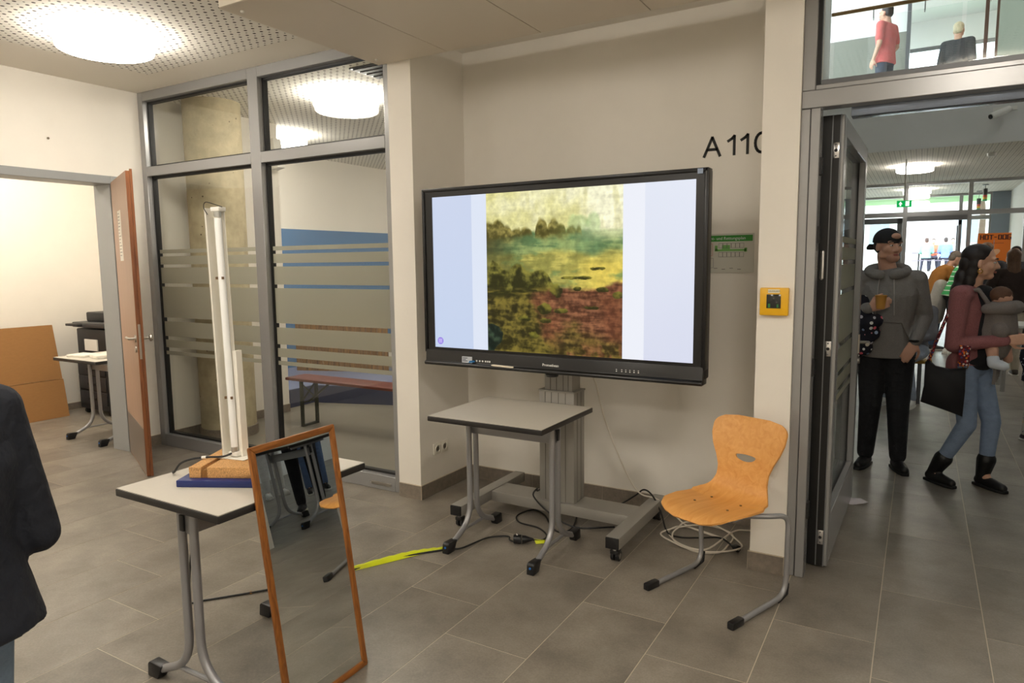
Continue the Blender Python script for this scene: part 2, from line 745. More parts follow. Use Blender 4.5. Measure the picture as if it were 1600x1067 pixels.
skirting('baseboard_pillar', (-3.012, 3.565), (-2.822, 3.565), (0, -1))
skirting('baseboard_niche_left', (-2.828, 3.556), (-2.828, 4.15), (1, 0))
skirting('baseboard_niche', (-2.828, 4.15), (-.69, 4.15), (0, -1))
skirting('baseboard_column', (-.70, 3.555), (-.523, 3.555), (0, -1))
skirting('baseboard_column_side', (-.69, 3.555), (-.69, 4.15), (-1, 0))
skirting('baseboard_left', (-5.79, 3.352), (-5.79, 3.60), (1, 0))
skirting('baseboard_left_near', (-5.79, -3.2), (-5.79, 2.30), (1, 0))

# ------------------------------------------------------------------ glazed partition (window_1)
GY = 3.60
win = struct(MB().box(-5.785, -5.72, GY, GY + .09, 0, CZ).box(-3.083, -3.015, GY, GY + .09, 0, CZ)
             .box(-4.40, -4.29, GY, GY + .09, 0, CZ)
             .box(-5.72, -4.40, GY, GY + .09, 0, .105).box(-4.29, -3.083, GY, GY + .09, 0, .105)
             .box(-5.72, -4.40, GY, GY + .09, 2.345, 2.425).box(-4.29, -3.083, GY, GY + .09, 2.345, 2.425)
             .box(-5.72, -4.40, GY, GY + .09, 2.965, CZ).box(-4.29, -3.083, GY, GY + .09, 2.965, CZ)
             .build('window_1', FRAME, bevel=.003, seg=1))
ST = [(1.694, 1.726), (1.599, 1.669), (1.436, 1.573), (1.139, 1.409), (.975, 1.106), (.876, .945), (.813, .845)]
for x0, x1 in ((-5.72, -4.40), (-4.29, -3.083)):
    for z0, z1 in ((.105, 2.345), (2.425, 2.965)):
        g = MB()
        t = .016
        for q in ((x0, x0 + t, z0, z1), (x1 - t, x1, z0, z1), (x0, x1, z0, z0 + t), (x0, x1, z1 - t, z1)):
            g.box(q[0], q[1], GY + .045, GY + .085, q[2], q[3])
        g.build('gasket', BLACK, win)
        p = box_obj('pane', GLASS, x0 + .006, x1 - .006, GY + .060, GY + .066, z0 + .006, z1 - .006, win)
        if z0 < 1:
            for a, b in ST:
                box_obj('frosted_stripe', FROST, x0 + .016, x1 - .016, GY + .0585, GY + .0597, a, b, p)
# draught seal screws on the lower right rail
MB().box(-3.30, -3.12, GY - .004, GY, .03, .055).build('floor_bolt_plate', mat('brushed plate', (150, 146, 138), .3, .7), win, bevel=.002)
for x in (-3.30, -3.12):
    MB().cyl((x, GY - .008, .043), (x, GY, .043), .008, 10).build('screw', CHROME, win)

# ------------------------------------------------------------------ classroom door on the left (door_1)
jm = mat('door frame grey', (150, 152, 152), .4)
door1 = struct(MB().box(-6.03, -5.775, DY1 - .03, DY1 + .012, 0, DZ).box(-6.03, -5.775, DY0 - .012, DY0 + .03, 0, DZ)
               .box(-6.03, -5.775, DY0, DY1, DZ - .03, DZ + .035)
               .box(-5.79, -5.772, DY1 - .03, DY1 + .03, 0, DZ + .035).box(-5.79, -5.772, DY0 - .03, DY0 + .03, 0, DZ + .035)
               .build('door_1', jm, bevel=.003, seg=1))
# leaf swung into the foyer
hx, hy = -5.775, 3.338
la = math.atan2(2.985 - hy, -4.965 - hx)
leafM = Matrix.Translation((hx, hy, 0)) @ Matrix.Rotation(la, 4, 'Z')
LW = .89
LEAFM = mat('door laminate', (176, 146, 124), .5, var=.05, scale=30, stretch=(1, 1, .1))
LEDGE = wood('door edge wood', (104, 58, 30), (138, 84, 46), 2, .4)
leaf = MB().box(0.008, LW - .012, -.021, .021, .008, 2.272).build('leaf', LEAFM, door1, xf=leafM)
MB().box(LW - .012, LW, -.021, .021, .008, 2.272).box(LW, LW + .013, .004, .021, .008, 2.285).build('edge_lipping', LEDGE, leaf, xf=leafM)
KICK = mat('kick plate', (140, 128, 118), .3, .5)
for s in (-1, 1):
    y0, y1 = sorted((s * .021, s * .0225))
    MB().box(.03, LW - .014, y0, y1, .02, .37).build('kick_plate', KICK, leaf, xf=leafM)
STEEL = mat('brushed steel', (176, 170, 160), .28, .9)
for s in (-1, 1):
    h = MB()
    h.cyl((LW - .07, s * .021, 1.05), (LW - .07, s * .030, 1.05), .027, 16)
    h.cyl((LW - .07, s * .030, 1.05), (LW - .07, s * .072, 1.05), .010, 12)
    if s < 0:
        h.tube(fillet([(LW - .07, s * .066, 1.05), (LW - .10, s * .070, 1.05), (LW - .19, s * .070, 1.05)], .02), .0105, 10)
    else:
        h.lathe([(.012, 0), (.026, .006), (.028, .016), (.020, .026), (0, .028)], (LW - .07, s * .066, 1.05), 16, (0, s, 0))
    h.build('door_handle', STEEL, leaf, smooth=True, xf=leafM)
    MB().cyl((LW - .07, s * .021, .97), (LW - .07, s * .031, .97), .024, 16).build('lock_cylinder', STEEL, leaf, smooth=True, xf=leafM)
MB().box(LW, LW + .002, -.012, .004, .90, 1.16).build('lock_plate', STEEL, leaf, xf=leafM)
MB().box(LW + .002, LW + .010, -.008, .002, 1.04, 1.07).build('latch', STEEL, leaf, xf=leafM)
pp = MB().box(.30, .47, -.0225, -.021, 1.63, 2.02).build('notice', mat('notice paper', (232, 226, 214), .7), leaf, xf=leafM)
tl = MB()
random.seed(3)
for i in range(14):
    z = 2.0 - i * .025
    tl.box(.32, .32 + random.uniform(.06, .13), -.0232, -.0226, z - .005, z)
tl.build('printed_lines', mat('notice ink', (120, 114, 110), .7), leaf, xf=leafM)

# ------------------------------------------------------------------ double door to the hall (door_2)
JY = 3.575
HZ = 2.282
# upright frame posts, transom and upper light
d2 = MB()
d2.box(-.520, -.478, JY, JY + .085, 0, HZ).box(-.476, -.434, JY - .004, JY + .085, 0, HZ)
d2.box(.79, .87, JY, JY + .085, 0, HZ)
d2.box(-.520, .87, JY, JY + .085, HZ + .002, HZ + .082)
d2.box(-.520, -.462, JY, JY + .085, HZ + .082, CZ).box(.81, .87, JY, JY + .085, HZ + .082, CZ)
d2.box(-.462, .81, JY + .006, JY + .085, HZ + .082, HZ + .105)
door2 = struct(d2.build('door_2', FRAME, bevel=.003, seg=1))
MB().box(-.44, .81, JY + .02, JY + .05, HZ + .105, HZ + .128).build('sill_strip', FRAMED, door2)
MB().box(-.462, -.445, JY + .03, JY + .06, HZ + .10, CZ).build('gasket', BLACK, door2)
box_obj('pane', glass_mat('upper light glass', (.97, .98, .965), .08), -.455, .82, JY + .045, JY + .051, HZ + .11, CZ, door2)
# door closer rail behind the transom
MB().box(-.315, .79, JY + .088, JY + .17, HZ - .038, HZ + .04).build('closer_rail', mat('closer rail', (120, 130, 146), .25, .6), door2, bevel=.003)
MB().box(.77, .79, JY + .02, JY + .085, 0, HZ).build('door_seal', BLACK, door2)
for z in (1.98, 1.66, 1.02, .3):
    MB().box(-.434, -.424, JY + .02, JY + .07, z, z + .08).build('hinge_pad', BLACK, door2)
# open leaf, standing in the hall
lx0, lx1, ly0, ly1, lz0, lz1 = -.452, -.345, 3.742, 4.99, .012, 2.272
LF = FRAMED
lf = MB()
for z0, z1, y0, y1 in ((lz0, lz1, ly0, ly0 + .095), (lz0, lz1, ly1 - .095, ly1), (lz0, lz0 + .26, ly0 + .095, ly1 - .095), (lz1 - .095, lz1, ly0 + .095, ly1 - .095)):
    lf.box(lx0, lx1, y0, y1, z0, z1)
hl = math.radians(-1.0)
LM = Matrix.Translation((lx1, ly0, 0)) @ Matrix.Rotation(hl, 4, 'Z') @ Matrix.Translation((-lx1, -ly0, 0))
leaf2 = lf.build('leaf', FRAME, door2, bevel=.003, seg=1, xf=LM)
MB().box(lx0 + .008, lx1 - .018, ly0 - .004, ly0, lz0, lz1).build('edge_profile', mat('black edge profile', (9, 9, 9), .45), leaf2, xf=LM)
for x in (lx0 + .007, lx0 + .054, lx1 - .017):
    MB().box(x - .0025, x + .0025, ly0 - .010, ly0 - .003, lz0, lz1).build('edge_seal', mat('edge seal', (120, 122, 124), .4, .4), leaf2, xf=LM)
for z in (2.105, 1.14, .165):
    MB().box(lx1 - .050, lx1 - .020, ly0 - .009, ly0 - .004, z - .038, z + .038).build('strike_plate', CHROME, leaf2, bevel=.002, xf=LM)
    MB().cyl((lx1 - .035, ly0 - .0105, z), (lx1 - .035, ly0 - .008, z), .008, 12).build('bolt', BLACK, leaf2, xf=LM)
    for q in (-.027, .027):
        MB().cyl((lx1 - .035, ly0 - .0105, z + q), (lx1 - .035, ly0 - .008, z + q), .004, 8).build('screw', FRAMED, leaf2, xf=LM)
MB().cap((lx0 + .030, ly0 - .003, 1.49), (lx0 + .030, ly0 - .003, 1.62), .012, .012).build('flush_bolt_lever', CHROME, leaf2, smooth=True, xf=LM)
gx = lx1 - .048
MB().box(gx, gx + .014, ly0 + .085, ly1 - .085, lz0 + .25, lz0 + .262).box(gx, gx + .014, ly0 + .09, ly0 + .102, lz0 + .26, lz1 - .095).box(gx, gx + .014, ly1 - .105, ly1 - .09, lz0 + .26, lz1 - .095).build('gasket', BLACK, leaf2, xf=LM)
p2 = MB().box(gx + .004, gx + .010, ly0 + .095, ly1 - .095, lz0 + .26, lz1 - .095).build('pane', GLASS, leaf2, xf=LM)
for a, b in ST:
    MB().box(gx + .0105, gx + .012, ly0 + .105, ly1 - .105, a - .02, b - .02).build('frosted_stripe', FROST, leaf2, xf=LM)
h = MB()
yy = ly1 - .045
h.box(lx1, lx1 + .008, yy - .018, yy + .018, .98, 1.10)
h.tube(fillet([(lx1, yy, 1.05), (lx1 + .06, yy, 1.05), (lx1 + .06, yy - .13, 1.05)], .02), .011, 10)
h.build('door_handle', STEEL, leaf2, smooth=True, xf=LM)
MB().cyl((lx1, yy, .93), (lx1 + .012, yy, .93), .02, 14).build('lock_cylinder', STEEL, leaf2, smooth=True, xf=LM)


# ------------------------------------------------------------------ ceiling lamps
def ceiling_lamp(loc, label, group=None, r=.275, h=.115):
    e = empty('ceiling_lamp', loc, label=label, cat='lamp', group=group)
    MB().lathe([(r * .93, 0), (r * .93, -.02)], (0, 0, 0), 40).build('mounting_ring', WHITEM, e, smooth=True, local=True)
    MB().lathe([(r * .95, -.018), (r, -.024), (r, -h + .02), (r * .985, -h + .007), (r * .94, -h), (.001, -h)], (0, 0, 0), 48).build('diffuser', LAMPM, e, smooth=True, local=True, angle=60)
    return e


ceiling_lamp((-4.47, 2.60, CZ), 'round glowing ceiling lamp on the perforated ceiling before the glazed partition')
for x, y in ((-4.47, -.2), (-2.05, .75), (-2.05, -1.6), (.35, .75), (.35, -1.6), (2.6, .75)):
    ceiling_lamp((x, y, CZ), 'round ceiling lamp on the foyer ceiling on the room side of the hanging canopy', 'round lamps of the foyer')

# ------------------------------------------------------------------ interactive display on its rolling stand
TVY = 3.44
tv = empty('display_screen', (-1.77, 3.55, .97), label='large black wall-size touch display showing a painted landscape', cat='screen')
BEZ = mat('display bezel', (20, 20, 21), .32)
tx0, tx1, tz0, tz1 = -2.655, -.912, .985, 2.030
sx0, sx1, sz0, sz1 = -2.586, -.970, 1.068, 1.982
b = MB()
b.box(tx0, tx1, TVY + .012, TVY + .085, tz0, tz1)
b.build('back_shell', mat('display back', (26, 26, 27), .5), tv, bevel=.008)
b = MB()
for x0, x1, z0, z1 in ((tx0, sx0, tz0 + .06, tz1), (sx1, tx1, tz0 + .06, tz1), (sx0, sx1, sz1, tz1), (sx0, sx1, tz0 + .06, sz0)):
    b.box(x0, x1, TVY - .004, TVY + .014, z0, z1)
b.build('bezel', BEZ, tv)
b = MB()
for x0, x1, z0, z1 in ((tx0 - .004, tx0 + .016, tz0 + .05, tz1 + .004), (tx1 - .016, tx1 + .004, tz0 + .05, tz1 + .004), (tx0, tx1, tz1 - .016, tz1 + .004)):
    b.box(x0, x1, TVY - .012, TVY + .06, z0, z1)
b.build('outer_frame', mat('display frame', (30, 30, 31), .3, .3), tv, bevel=.004)
# lower console bar with a small ledge
poly = [(TVY - .012, .995 + .058), (TVY + .06, .995 + .058), (TVY + .06, .958), (TVY - .028, .958), (TVY - .034, .968), (TVY - .030, .978), (TVY - .016, .985)]
b = MB()
b.rings([[(x, y, z) for y, z in poly] for x in (tx0 + .004, tx1 - .004)])
b.build('console_bar', BEZ, tv, bevel=.003)


def fbm(x, y, oct=5, sd=0.):
    s, a, f = 0., .5, 1.
    for i in range(oct):
        s += a * mnoise.noise(Vector((x * f + sd, y * f - sd * .7, sd * 1.3)))
        a *= .5
        f *= 2.05
    return s


def ss(a, b, x):
    t = min(1, max(0, (x - a) / (b - a)))
    return t * t * (3 - 2 * t)


def mixc(a, b, t):
    return tuple(p + (q - p) * t for p, q in zip(a, b))


def paint(u, v):
    n1, n2, n3 = fbm(u * 3.5, v * 3.5, 5, 1.7), fbm(u * 10, v * 12, 5, 5.1), fbm(u * 28, v * 32, 4, 9.3)
    st_ = fbm(u * 6 + v * 4, v * 46, 4, 2.6)
    lump = fbm(u * 15, v * 17, 3, 7.7)
    c = mixc((222, 216, 146), (250, 247, 212), ss(-.25, .45, n1 + .8 * (u - .35)))                # sky
    c = mixc(c, (200, 194, 132), .45 * ss(.0, .35, fbm(u * 16, v * 5, 4, 3.3)))
    for cx, wd, hh in ((.70, .085, .855), (.80, .055, .865)):                                     # pale trees
        q = 1 - ((u - cx) / wd) ** 2 - ((v - .775) / (hh - .765)) ** 2 + 1.2 * n2
        c = mixc(c, (168, 194, 132), .55 * ss(-.1, .6, q))
    th = 0
    for cx, wd, hh in ((.00, .09, .835), (.09, .07, .835), (.16, .045, .80), (.24, .05, .79), (.31, .055, .795), (.43, .05, .845), (.52, .052, .84), (.57, .04, .81), (.65, .04, .79), (.70, .025, .785)):
        q = 1 - ((u - cx) / wd) ** 2
        if q > 0: th = max(th, .73 + (hh - .73) * q ** .45)
    tm = ss(.0, .03, th - v + .035 * n2 + .02 * n3) * ss(.69, .745, v + .05 * n2 + .03 * n1)
    tc_ = mixc((84, 78, 34), (158, 146, 80), ss(-.3, .4, lump + .5 * n3 + 3 * (v - .78)))
    tc_ = mixc(tc_, (150, 168, 104), .55 * ss(.45, .75, u))
    mead = mixc((92, 122, 78), (150, 168, 104), ss(-.3, .35, n2 + .7 * st_))
    mead = mixc(mead, (116, 146, 98), .5 * ss(-.1, .3, n1) * ss(.3, .7, u))
    mead = mixc(mead, (222, 226, 176), .8 * ss(.60, .95, u) * ss(.66, .75, v))
    mead = mixc(mead, (70, 66, 36), .85 * (1 - ss(.0, .42, u + .25 * n1)))
    c = mixc(c, mead, ss(.765, .735, v + .03 * n1 + .012 * n2))
    c = mixc(c, tc_, tm)
    plain = mixc((150, 146, 74), (198, 186, 96), ss(-.25, .3, n2 + .6 * st_))
    plain = mixc(plain, (232, 206, 92), .85 * ss(.55, .9, u + .2 * n1) * ss(.63, .52, v))
    plain = mixc(plain, (104, 136, 84), .7 * ss(.02, .3, fbm(u * 5, v * 14, 4, 6.1)))
    plain = mixc(plain, (88, 88, 46), .75 * (1 - ss(.0, .38, u + .2 * n2)))
    c = mixc(c, plain, ss(.655, .60, v + .05 * n1 + .02 * n2))
    bt = .545 - .055 * ss(.0, .05, .05 - u) - .14 * ss(.36, .58, u) + .03 * math.sin(u * 31) + .05 * fbm(u * 8, 1.3, 3, 4)
    bm = ss(-.006, .012, bt - v + .03 * n2) * (1 - ss(.55, .63, u + .1 * n1))
    bc = mixc((46, 46, 18), (134, 128, 56), ss(-.35, .45, lump + .6 * n3 + 4 * (v - bt + .05)))
    bc = mixc(bc, (152, 132, 54), .75 * ss(.05, .3, fbm(u * 4, v * 26, 4, 12)) * ss(.47, .36, v))
    c = mixc(c, bc, bm)
    red = mixc((84, 48, 33), (146, 94, 68), ss(-.35, .35, .7 * n3 + .9 * fbm(u * 7 - v * 12, v * 60, 4, 2.2)))
    red = mixc(red, (120, 66, 44), .5 * ss(.0, .3, n1))
    grn = mixc((48, 44, 18), (122, 108, 46), ss(-.35, .4, n2 + .7 * n3 + .6 * st_))
    kx = ss(.36, .60, u + .35 * n1 + .12 * st_ + .6 * (v - .22))
    kx *= 1 - .8 * ss(.17, .06, v + .10 * n1)
    kx *= 1 - .8 * ss(.12, .2, v) * ss(.16, .12, v) * ss(.75, .95, u)
    kx = max(kx, .75 * ss(.5, .62, u) * ss(.10, .02, abs(v - .03) - .01 + .05 * n2) * ss(.0, .15, n2))
    c = mixc(c, mixc(grn, red, kx * .92), ss(.42, .385, v + .03 * n2 + .012 * st_ - .04 * ss(.8, 1, u) + .05 * (1 - ss(.2, .55, u))))
    for cx, cy, wx, wy in ((.77, .292, .075, .014), (.45, .275, .055, .035), (.57, .268, .05, .016), (.30, .215, .05, .02), (.45, .205, .045, .02), (.37, .12, .05, .028), (.84, .525, .06, .014), (.68, .47, .12, .012),
                           (.54, .39, .055, .05), (.69, .405, .03, .015), (.87, .40, .06, .018), (.97, .37, .05, .02)):
        q = 1 - ((u - cx) / wx) ** 2 - ((v - cy) / wy) ** 2 + 1.6 * n2 + .8 * n3
        c = mixc(c, mixc((40, 42, 16), (126, 120, 46), ss(-.3, .4, lump + (v - cy) / wy * .3)), .92 * ss(.1, .5, q))
    q = 1 - ((u - .02) / .10) ** 2 - ((v - .09) / .09) ** 2 + 1.3 * n2
    c = mixc(c, mixc((18, 30, 24), (60, 78, 58), ss(-.3, .4, lump + .5 * n3)), ss(0, .3, q))
    k = 1 + .22 * n3 + .10 * st_
    return tuple(min(255, max(0, x * k)) for x in c)


def screen_mat(strength):
    m = bpy.data.materials.new('screen picture')
    m.use_nodes = True
    nt = m.node_tree
    nt.nodes.remove(nt.nodes['Principled BSDF'])
    a = nt.nodes.new('ShaderNodeVertexColor')
    a.layer_name = 'picture'
    e = nt.nodes.new('ShaderNodeEmission')
    e.inputs[1].default_value = strength
    g = nt.nodes.new('ShaderNodeBsdfGlossy')
    g.inputs['Roughness'].default_value = .15
    mx = nt.nodes.new('ShaderNodeMixShader')
    mx.inputs[0].default_value = .03
    nt.links.new(a.outputs[0], e.inputs[0])
    nt.links.new(e.outputs[0], mx.inputs[1])
    nt.links.new(g.outputs[0], mx.inputs[2])
    nt.links.new(mx.outputs[0], nt.nodes['Material Output'].inputs[0])
    return m


NX, NZ = 420, 238
px0, px1 = (-2.196 - sx0) / (sx1 - sx0), (-1.352 - sx0) / (sx1 - sx0)
vs = [(sx0 + (sx1 - sx0) * i / NX, TVY, sz0 + (sz1 - sz0) * j / NZ) for j in range(NZ + 1) for i in range(NX + 1)]
fs = [(j * (NX + 1) + i, j * (NX + 1) + i + 1, (j + 1) * (NX + 1) + i + 1, (j + 1) * (NX + 1) + i) for j in range(NZ) for i in range(NX)]
me = bpy.data.meshes.new('picture_area')
me.from_pydata(vs, [], fs)
ca = me.color_attributes.new('picture', 'FLOAT_COLOR', 'CORNER')
fc = []
for j in range(NZ):
    for i in range(NX):
        U, V = (i + .5) / NX, (j + .5) / NZ
        if px0 < U < px1:
            c = paint((U - px0) / (px1 - px0), V)
        elif U < px0:
            c = mixc((200, 214, 240), (206, 216, 240), V) if U < px0 * .73 else (224, 232, 248)
        else:
            c = (240, 243, 252) if U < px1 + .075 else mixc((220, 224, 242), (230, 235, 248), V)
        l = (*lin(c), 1)
        fc += list(l) * 4
ca.data.foreach_set('color', fc)
me.materials.append(screen_mat(.92))
link('picture_area', me, tv)
PUR = emit_mat('menu dot purple', lin((150, 130, 220)), 1.)
MB().cyl((-2.545, TVY - .0015, 1.108), (-2.545, TVY - .0005, 1.108), .022, 24).build('menu_dot', PUR, tv)
g = MB()
for i in range(3):
    for j in range(3):
        g.box(-2.545 + (i - 1) * .009 - .003, -2.545 + (i - 1) * .009 + .003, TVY - .0025, TVY - .0018, 1.108 + (j - 1) * .009 - .003, 1.108 + (j - 1) * .009 + .003)
g.build('menu_grid', emit_mat('menu grid', lin((210, 200, 245)), 1.), tv)
WP = mat('white print', (225, 225, 222), .5)
text_mesh('maker_lettering', 'Promethean', .021, WP, tv, wallM(-1.823, TVY - .0185, 1.000), bold=.0004)
MB().box(-2.374, -2.302, TVY - .020, TVY - .014, .985, 1.022).build('asset_sticker', mat('sticker', (205, 210, 218), .5), tv)
k = MB()
for i in range(3):
    k.box(-2.369, -2.369 + random.uniform(.02, .045), TVY - .0206, TVY - .0198, 1.012 - i * .009, 1.016 - i * .009)
k.build('sticker_print', mat('sticker ink', (60, 66, 80), .6), tv)
MB().add([(-2.325, TVY - .022, .985), (-2.280, TVY - .022, .992), (-2.284, TVY - .022, 1.002), (-2.318, TVY - .022, .999),
          (-2.325, TVY - .019, .985), (-2.280, TVY - .019, .992), (-2.284, TVY - .019, 1.002), (-2.318, TVY - .019, .999)],
         [(0, 1, 2, 3), (4, 7, 6, 5), (0, 4, 5, 1), (1, 5, 6, 2), (2, 6, 7, 3), (3, 7, 4, 0)]).build('blue_tab', mat('blue tab', (30, 110, 170), .5), tv)
k = MB()
for x in (-2.268, -2.246, -2.226, -2.205, -2.19, -2.176):
    k.box(x - .005, x + .005, TVY - .0195, TVY - .0175, .996, 1.006)
for i, x in enumerate((-1.375, -1.345, -1.322, -1.299, -1.276, -1.252)):
    k.cyl((x, TVY - .0195, 1.002), (x, TVY - .0175, 1.002), .0035, 8).box(x - .003, x + .003, TVY - .0195, TVY - .0175, 1.010, 1.013)
k.build('console_symbols', WP, tv)['kind'] = 'stuff'
pen = MB().tube([(-2.155, TVY - .034, .984), (-2.140, TVY - .034, .984), (-2.02, TVY - .034, .981), (-2.005, TVY - .034, .981)], [.003, .006, .006, .005], 10).build('stylus_pen', mat('stylus white', (226, 216, 196), .4), smooth=True)
tag(pen, 'slim white stylus pen lying on the ledge of the display', 'pen')
MB().box(-.962, -.935, TVY - .0135, TVY - .0122, 2.005, 2.030).build('corner_sticker', mat('corner sticker', (150, 165, 190), .5), tv)
MB().lathe([(.004, 0), (.038, .004), (.034, .018), (.02, .022), (.001, .023)], (-1.775, TVY + .01, .958), 20, (0, 0, -1)).build('sensor_nub', PLAST, tv, smooth=True)

st = empty('display_stand', (-1.84, 3.7, 0), label='grey rolling stand with a wide column and four castors under the display', cat='stand')
SG = mat('stand grey', (158, 155, 148), .42, .25)
b = MB()
cx0, cx1, cy0, cy1 = -1.955, -1.722, 3.625, 3.775
b.box(cx0, cx1, cy0, cy1, .14, .818)
column = b.build('outer_column', SG, st, bevel=.006)
g = MB()
for f in (.18, .36, .56, .76):
    x = cx0 + (cx1 - cx0) * f
    g.box(x - .002, x + .002, cy0 - .0012, cy0 + .001, .145, .815)
for f in (.3, .65):
    y = cy0 + (cy1 - cy0) * f
    g.box(cx1 - .001, cx1 + .0012, y - .002, y + .002, .145, .815)
g.build('groove', mat('groove shade', (104, 101, 95), .6), column)
ic = box_obj('inner_column', SG, cx0 + .028, cx1 - .02, cy0 + .018, cy1 - .018, .80, 1.45, st, bevel=.005)
g = MB()
for f in (.22, .44, .68, .86):
    x = cx0 + .028 + (cx1 - cx0 - .048) * f
    g.box(x - .002, x + .002, cy0 + .0168, cy0 + .019, .82, 1.1)
g.build('groove', MATS['groove shade'], ic)
box_obj('column_collar', SG, cx0 - .003, cx1 + .003, cy0 - .003, cy1 + .003, .812, .822, st)
MB().box(-2.3, -1.35, TVY + .085, cy0 + .02, 1.30, 1.38).box(-2.3, -1.35, TVY + .085, cy0 + .02, 1.66, 1.74).box(cx0, cx1, TVY + .085, cy0 + .02, 1.25, 1.78).box(cx0, cx1, cy0, cy1, 1.3, 1.5).build('mounting_bracket', PLAST, st)
box_obj('base_plate', SG, -2.325, -1.36, 3.60, 3.79, .075, .140, st, bevel=.004)
for x0, x1 in ((-2.365, -2.288), (-1.365, -1.288)):
    r = box_obj('side_rail', SG, x0, x1, 3.262, 4.02, .082, .146, st, bevel=.004)
    box_obj('end_cap', PLAST, x0 + .002, x1 - .002, 3.250, 3.263, .084, .144, r, bevel=.003)
    box_obj('end_cap', PLAST, x0 + .002, x1 - .002, 4.019, 4.030, .084, .144, r, bevel=.003)
for x in (-2.327, -1.327):
    for y in (3.30, 3.97):
        c = empty('castor', (x, y, 0))
        c.parent = st
        c.location = Vector((x, y, 0)) - st.location
        WOFF[c.name] = Vector((x, y, 0))
        MB().cyl((0, 0, .062), (0, 0, .083), .016, 14).build('swivel', CHROME, c, smooth=True, local=True)
        MB().box(-.024, .024, -.018, .03, .042, .064).build('fork', PLAST, c, bevel=.004, local=True)
        for s in (-1, 1):
            MB().cyl((s * .006, .014, .028), (s * .022, .014, .028), .028, 18).build('wheel', PLAST, c, smooth=True, local=True)
            MB().cyl((s * .022, .014, .028), (s * .0235, .014, .028), .016, 14).build('hub', CHROME, c, smooth=True, local=True)


# ------------------------------------------------------------------ school tables
def make_table(loc, rz, label, group='grey school tables', W=.70, D=.61, H=.77):
    e = empty('school_table', loc, rz, label, 'table', group)
    t = MB().box(-W / 2 + .004, W / 2 - .004, -D / 2 + .004, D / 2 - .004, H - .004, H).build('tabletop', TOPM, e, local=True)
    MB().box(-W / 2, W / 2, -D / 2, D / 2, H - .030, H - .003).build('edge_band', EDGE, t, bevel=.004, local=True)
    xl = W / 2 - .085
    for s in (-1, 1):
        x = s * xl
        for q in (-1, 1):
            pts = fillet([(x, q * .034, H - .03), (x, q * .034, .115), (x, q * .245, .026)], .12, 8)
            l = MB().tube(pts, .0160, 12).build('leg', TUBE, e, smooth=True, local=True)
            y0, y1 = q * .195, q * .282
            poly = [(y0, .058), (y1 - q * .012, .062), (y1, .052), (y1 + q * .004, 0.0), (y0 + q * .028, .0)]
            f = MB()
            f.rings([[(x + dx, y, z) for y, z in poly] for dx in (-.021, .021)])
            f.build('foot_cap', PLAST, l, bevel=.005, local=True)
            MB().cyl((x, y1 - q * .001, .036), (x, y1 + q * .0045, .036), .006, 10).build('foot_dot', BLUEP, l, local=True)
        MB().tube([(x, -.10, .080), (x, .10, .080)], .009, 8).build('foot_stretcher', TUBE, e, smooth=True, local=True)
        MB().box(x - .012, x + .012, -.20, .20, H - .052, H - .028).build('top_bearer', TUBE, e, bevel=.003, local=True)
        MB().box(x + s * .016, x + s * .026, -.012, .012, H - .13, H - .07).build('bag_hook', PLAST, e, bevel=.003, local=True)
    MB().box(-xl, xl, -.015, .015, H - .150, H - .080).build('rail', TUBE, e, bevel=.003, local=True)
    return e


T1 = make_table((-2.238, 1.735, 0), PI / 2, 'grey school table carrying the tube lamp with a framed mirror leaning on it', D=.59)
T2 = make_table((-1.905, 3.215, 0), 0, 'empty grey school table standing in front of the display stand')
T3 = make_table((-6.45, 3.56, 0), 0, 'grey school table with paper packets behind the open classroom door')
T4 = make_table((1.30, 4.56, 0), 0, 'grey school table beside the hall door, seen in the leaning mirror')

# ------------------------------------------------------------------ leaning mirror
ma = math.radians(-1.0)
ml = math.radians(7.8)
Bc = Vector((-1.822, 1.932, .001))
md = Vector((math.sin(ma), math.cos(ma), 0))
nh = Vector((-math.cos(ma), math.sin(ma), 0))
mu = nh * math.sin(ml) + Vector((0, 0, 1)) * math.cos(ml)
mn = md.cross(mu)                     # out of the glass, towards the room
MW, ML = .408, .972
MM = Matrix(((md.x, mu.x, mn.x, Bc.x), (md.y, mu.y, mn.y, Bc.y), (md.z, mu.z, mn.z, Bc.z), (0, 0, 0, 1)))
mir = empty('mirror', tuple(Bc), label='tall mirror in a narrow oak-coloured wooden frame leaning on the table', cat='mirror')
OAK1 = wood('oak frame upright', (112, 62, 20), (166, 104, 42), 2, .38, 22)
OAK2 = wood('oak frame cross', (112, 62, 20), (166, 104, 42), 1, .38, 22)
fwid, fth = .026, .014


def mitre(a, b, c, d, m):
    q = MB().add([(*a, 0), (*b, 0), (*c, 0), (*d, 0), (*a, -fth), (*b, -fth), (*c, -fth), (*d, -fth)],
                 [(0, 1, 2, 3), (7, 6, 5, 4), (0, 4, 5, 1), (1, 5, 6, 2), (2, 6, 7, 3), (3, 7, 4, 0)])
    return q.build('frame_strip', m, mir, bevel=.004, xf=MM)


i = fwid
mitre((-MW, 0), (0, 0), (-i, i), (-MW + i, i), OAK2)
mitre((-MW, ML), (-MW + i, ML - i), (-i, ML - i), (0, ML), OAK2)
mitre((0, 0), (0, ML), (-i, ML - i), (-i, i), OAK1)
mitre((-MW, 0), (-MW + i, i), (-MW + i, ML - i), (-MW, ML), OAK1)
MIR = mat('mirror silver', (235, 238, 236), .0, 1.)
MB().box(-MW + i - .003, -i + .003, i - .003, ML - i + .003, -.010, -.006).build('mirror_glass', MIR, mir, xf=MM)
MB().box(-MW + .01, -.01, .01, ML - .01, -fth + .0005, -.0102).build('back_board', mat('hardboard', (120, 90, 60), .8), mir, xf=MM)

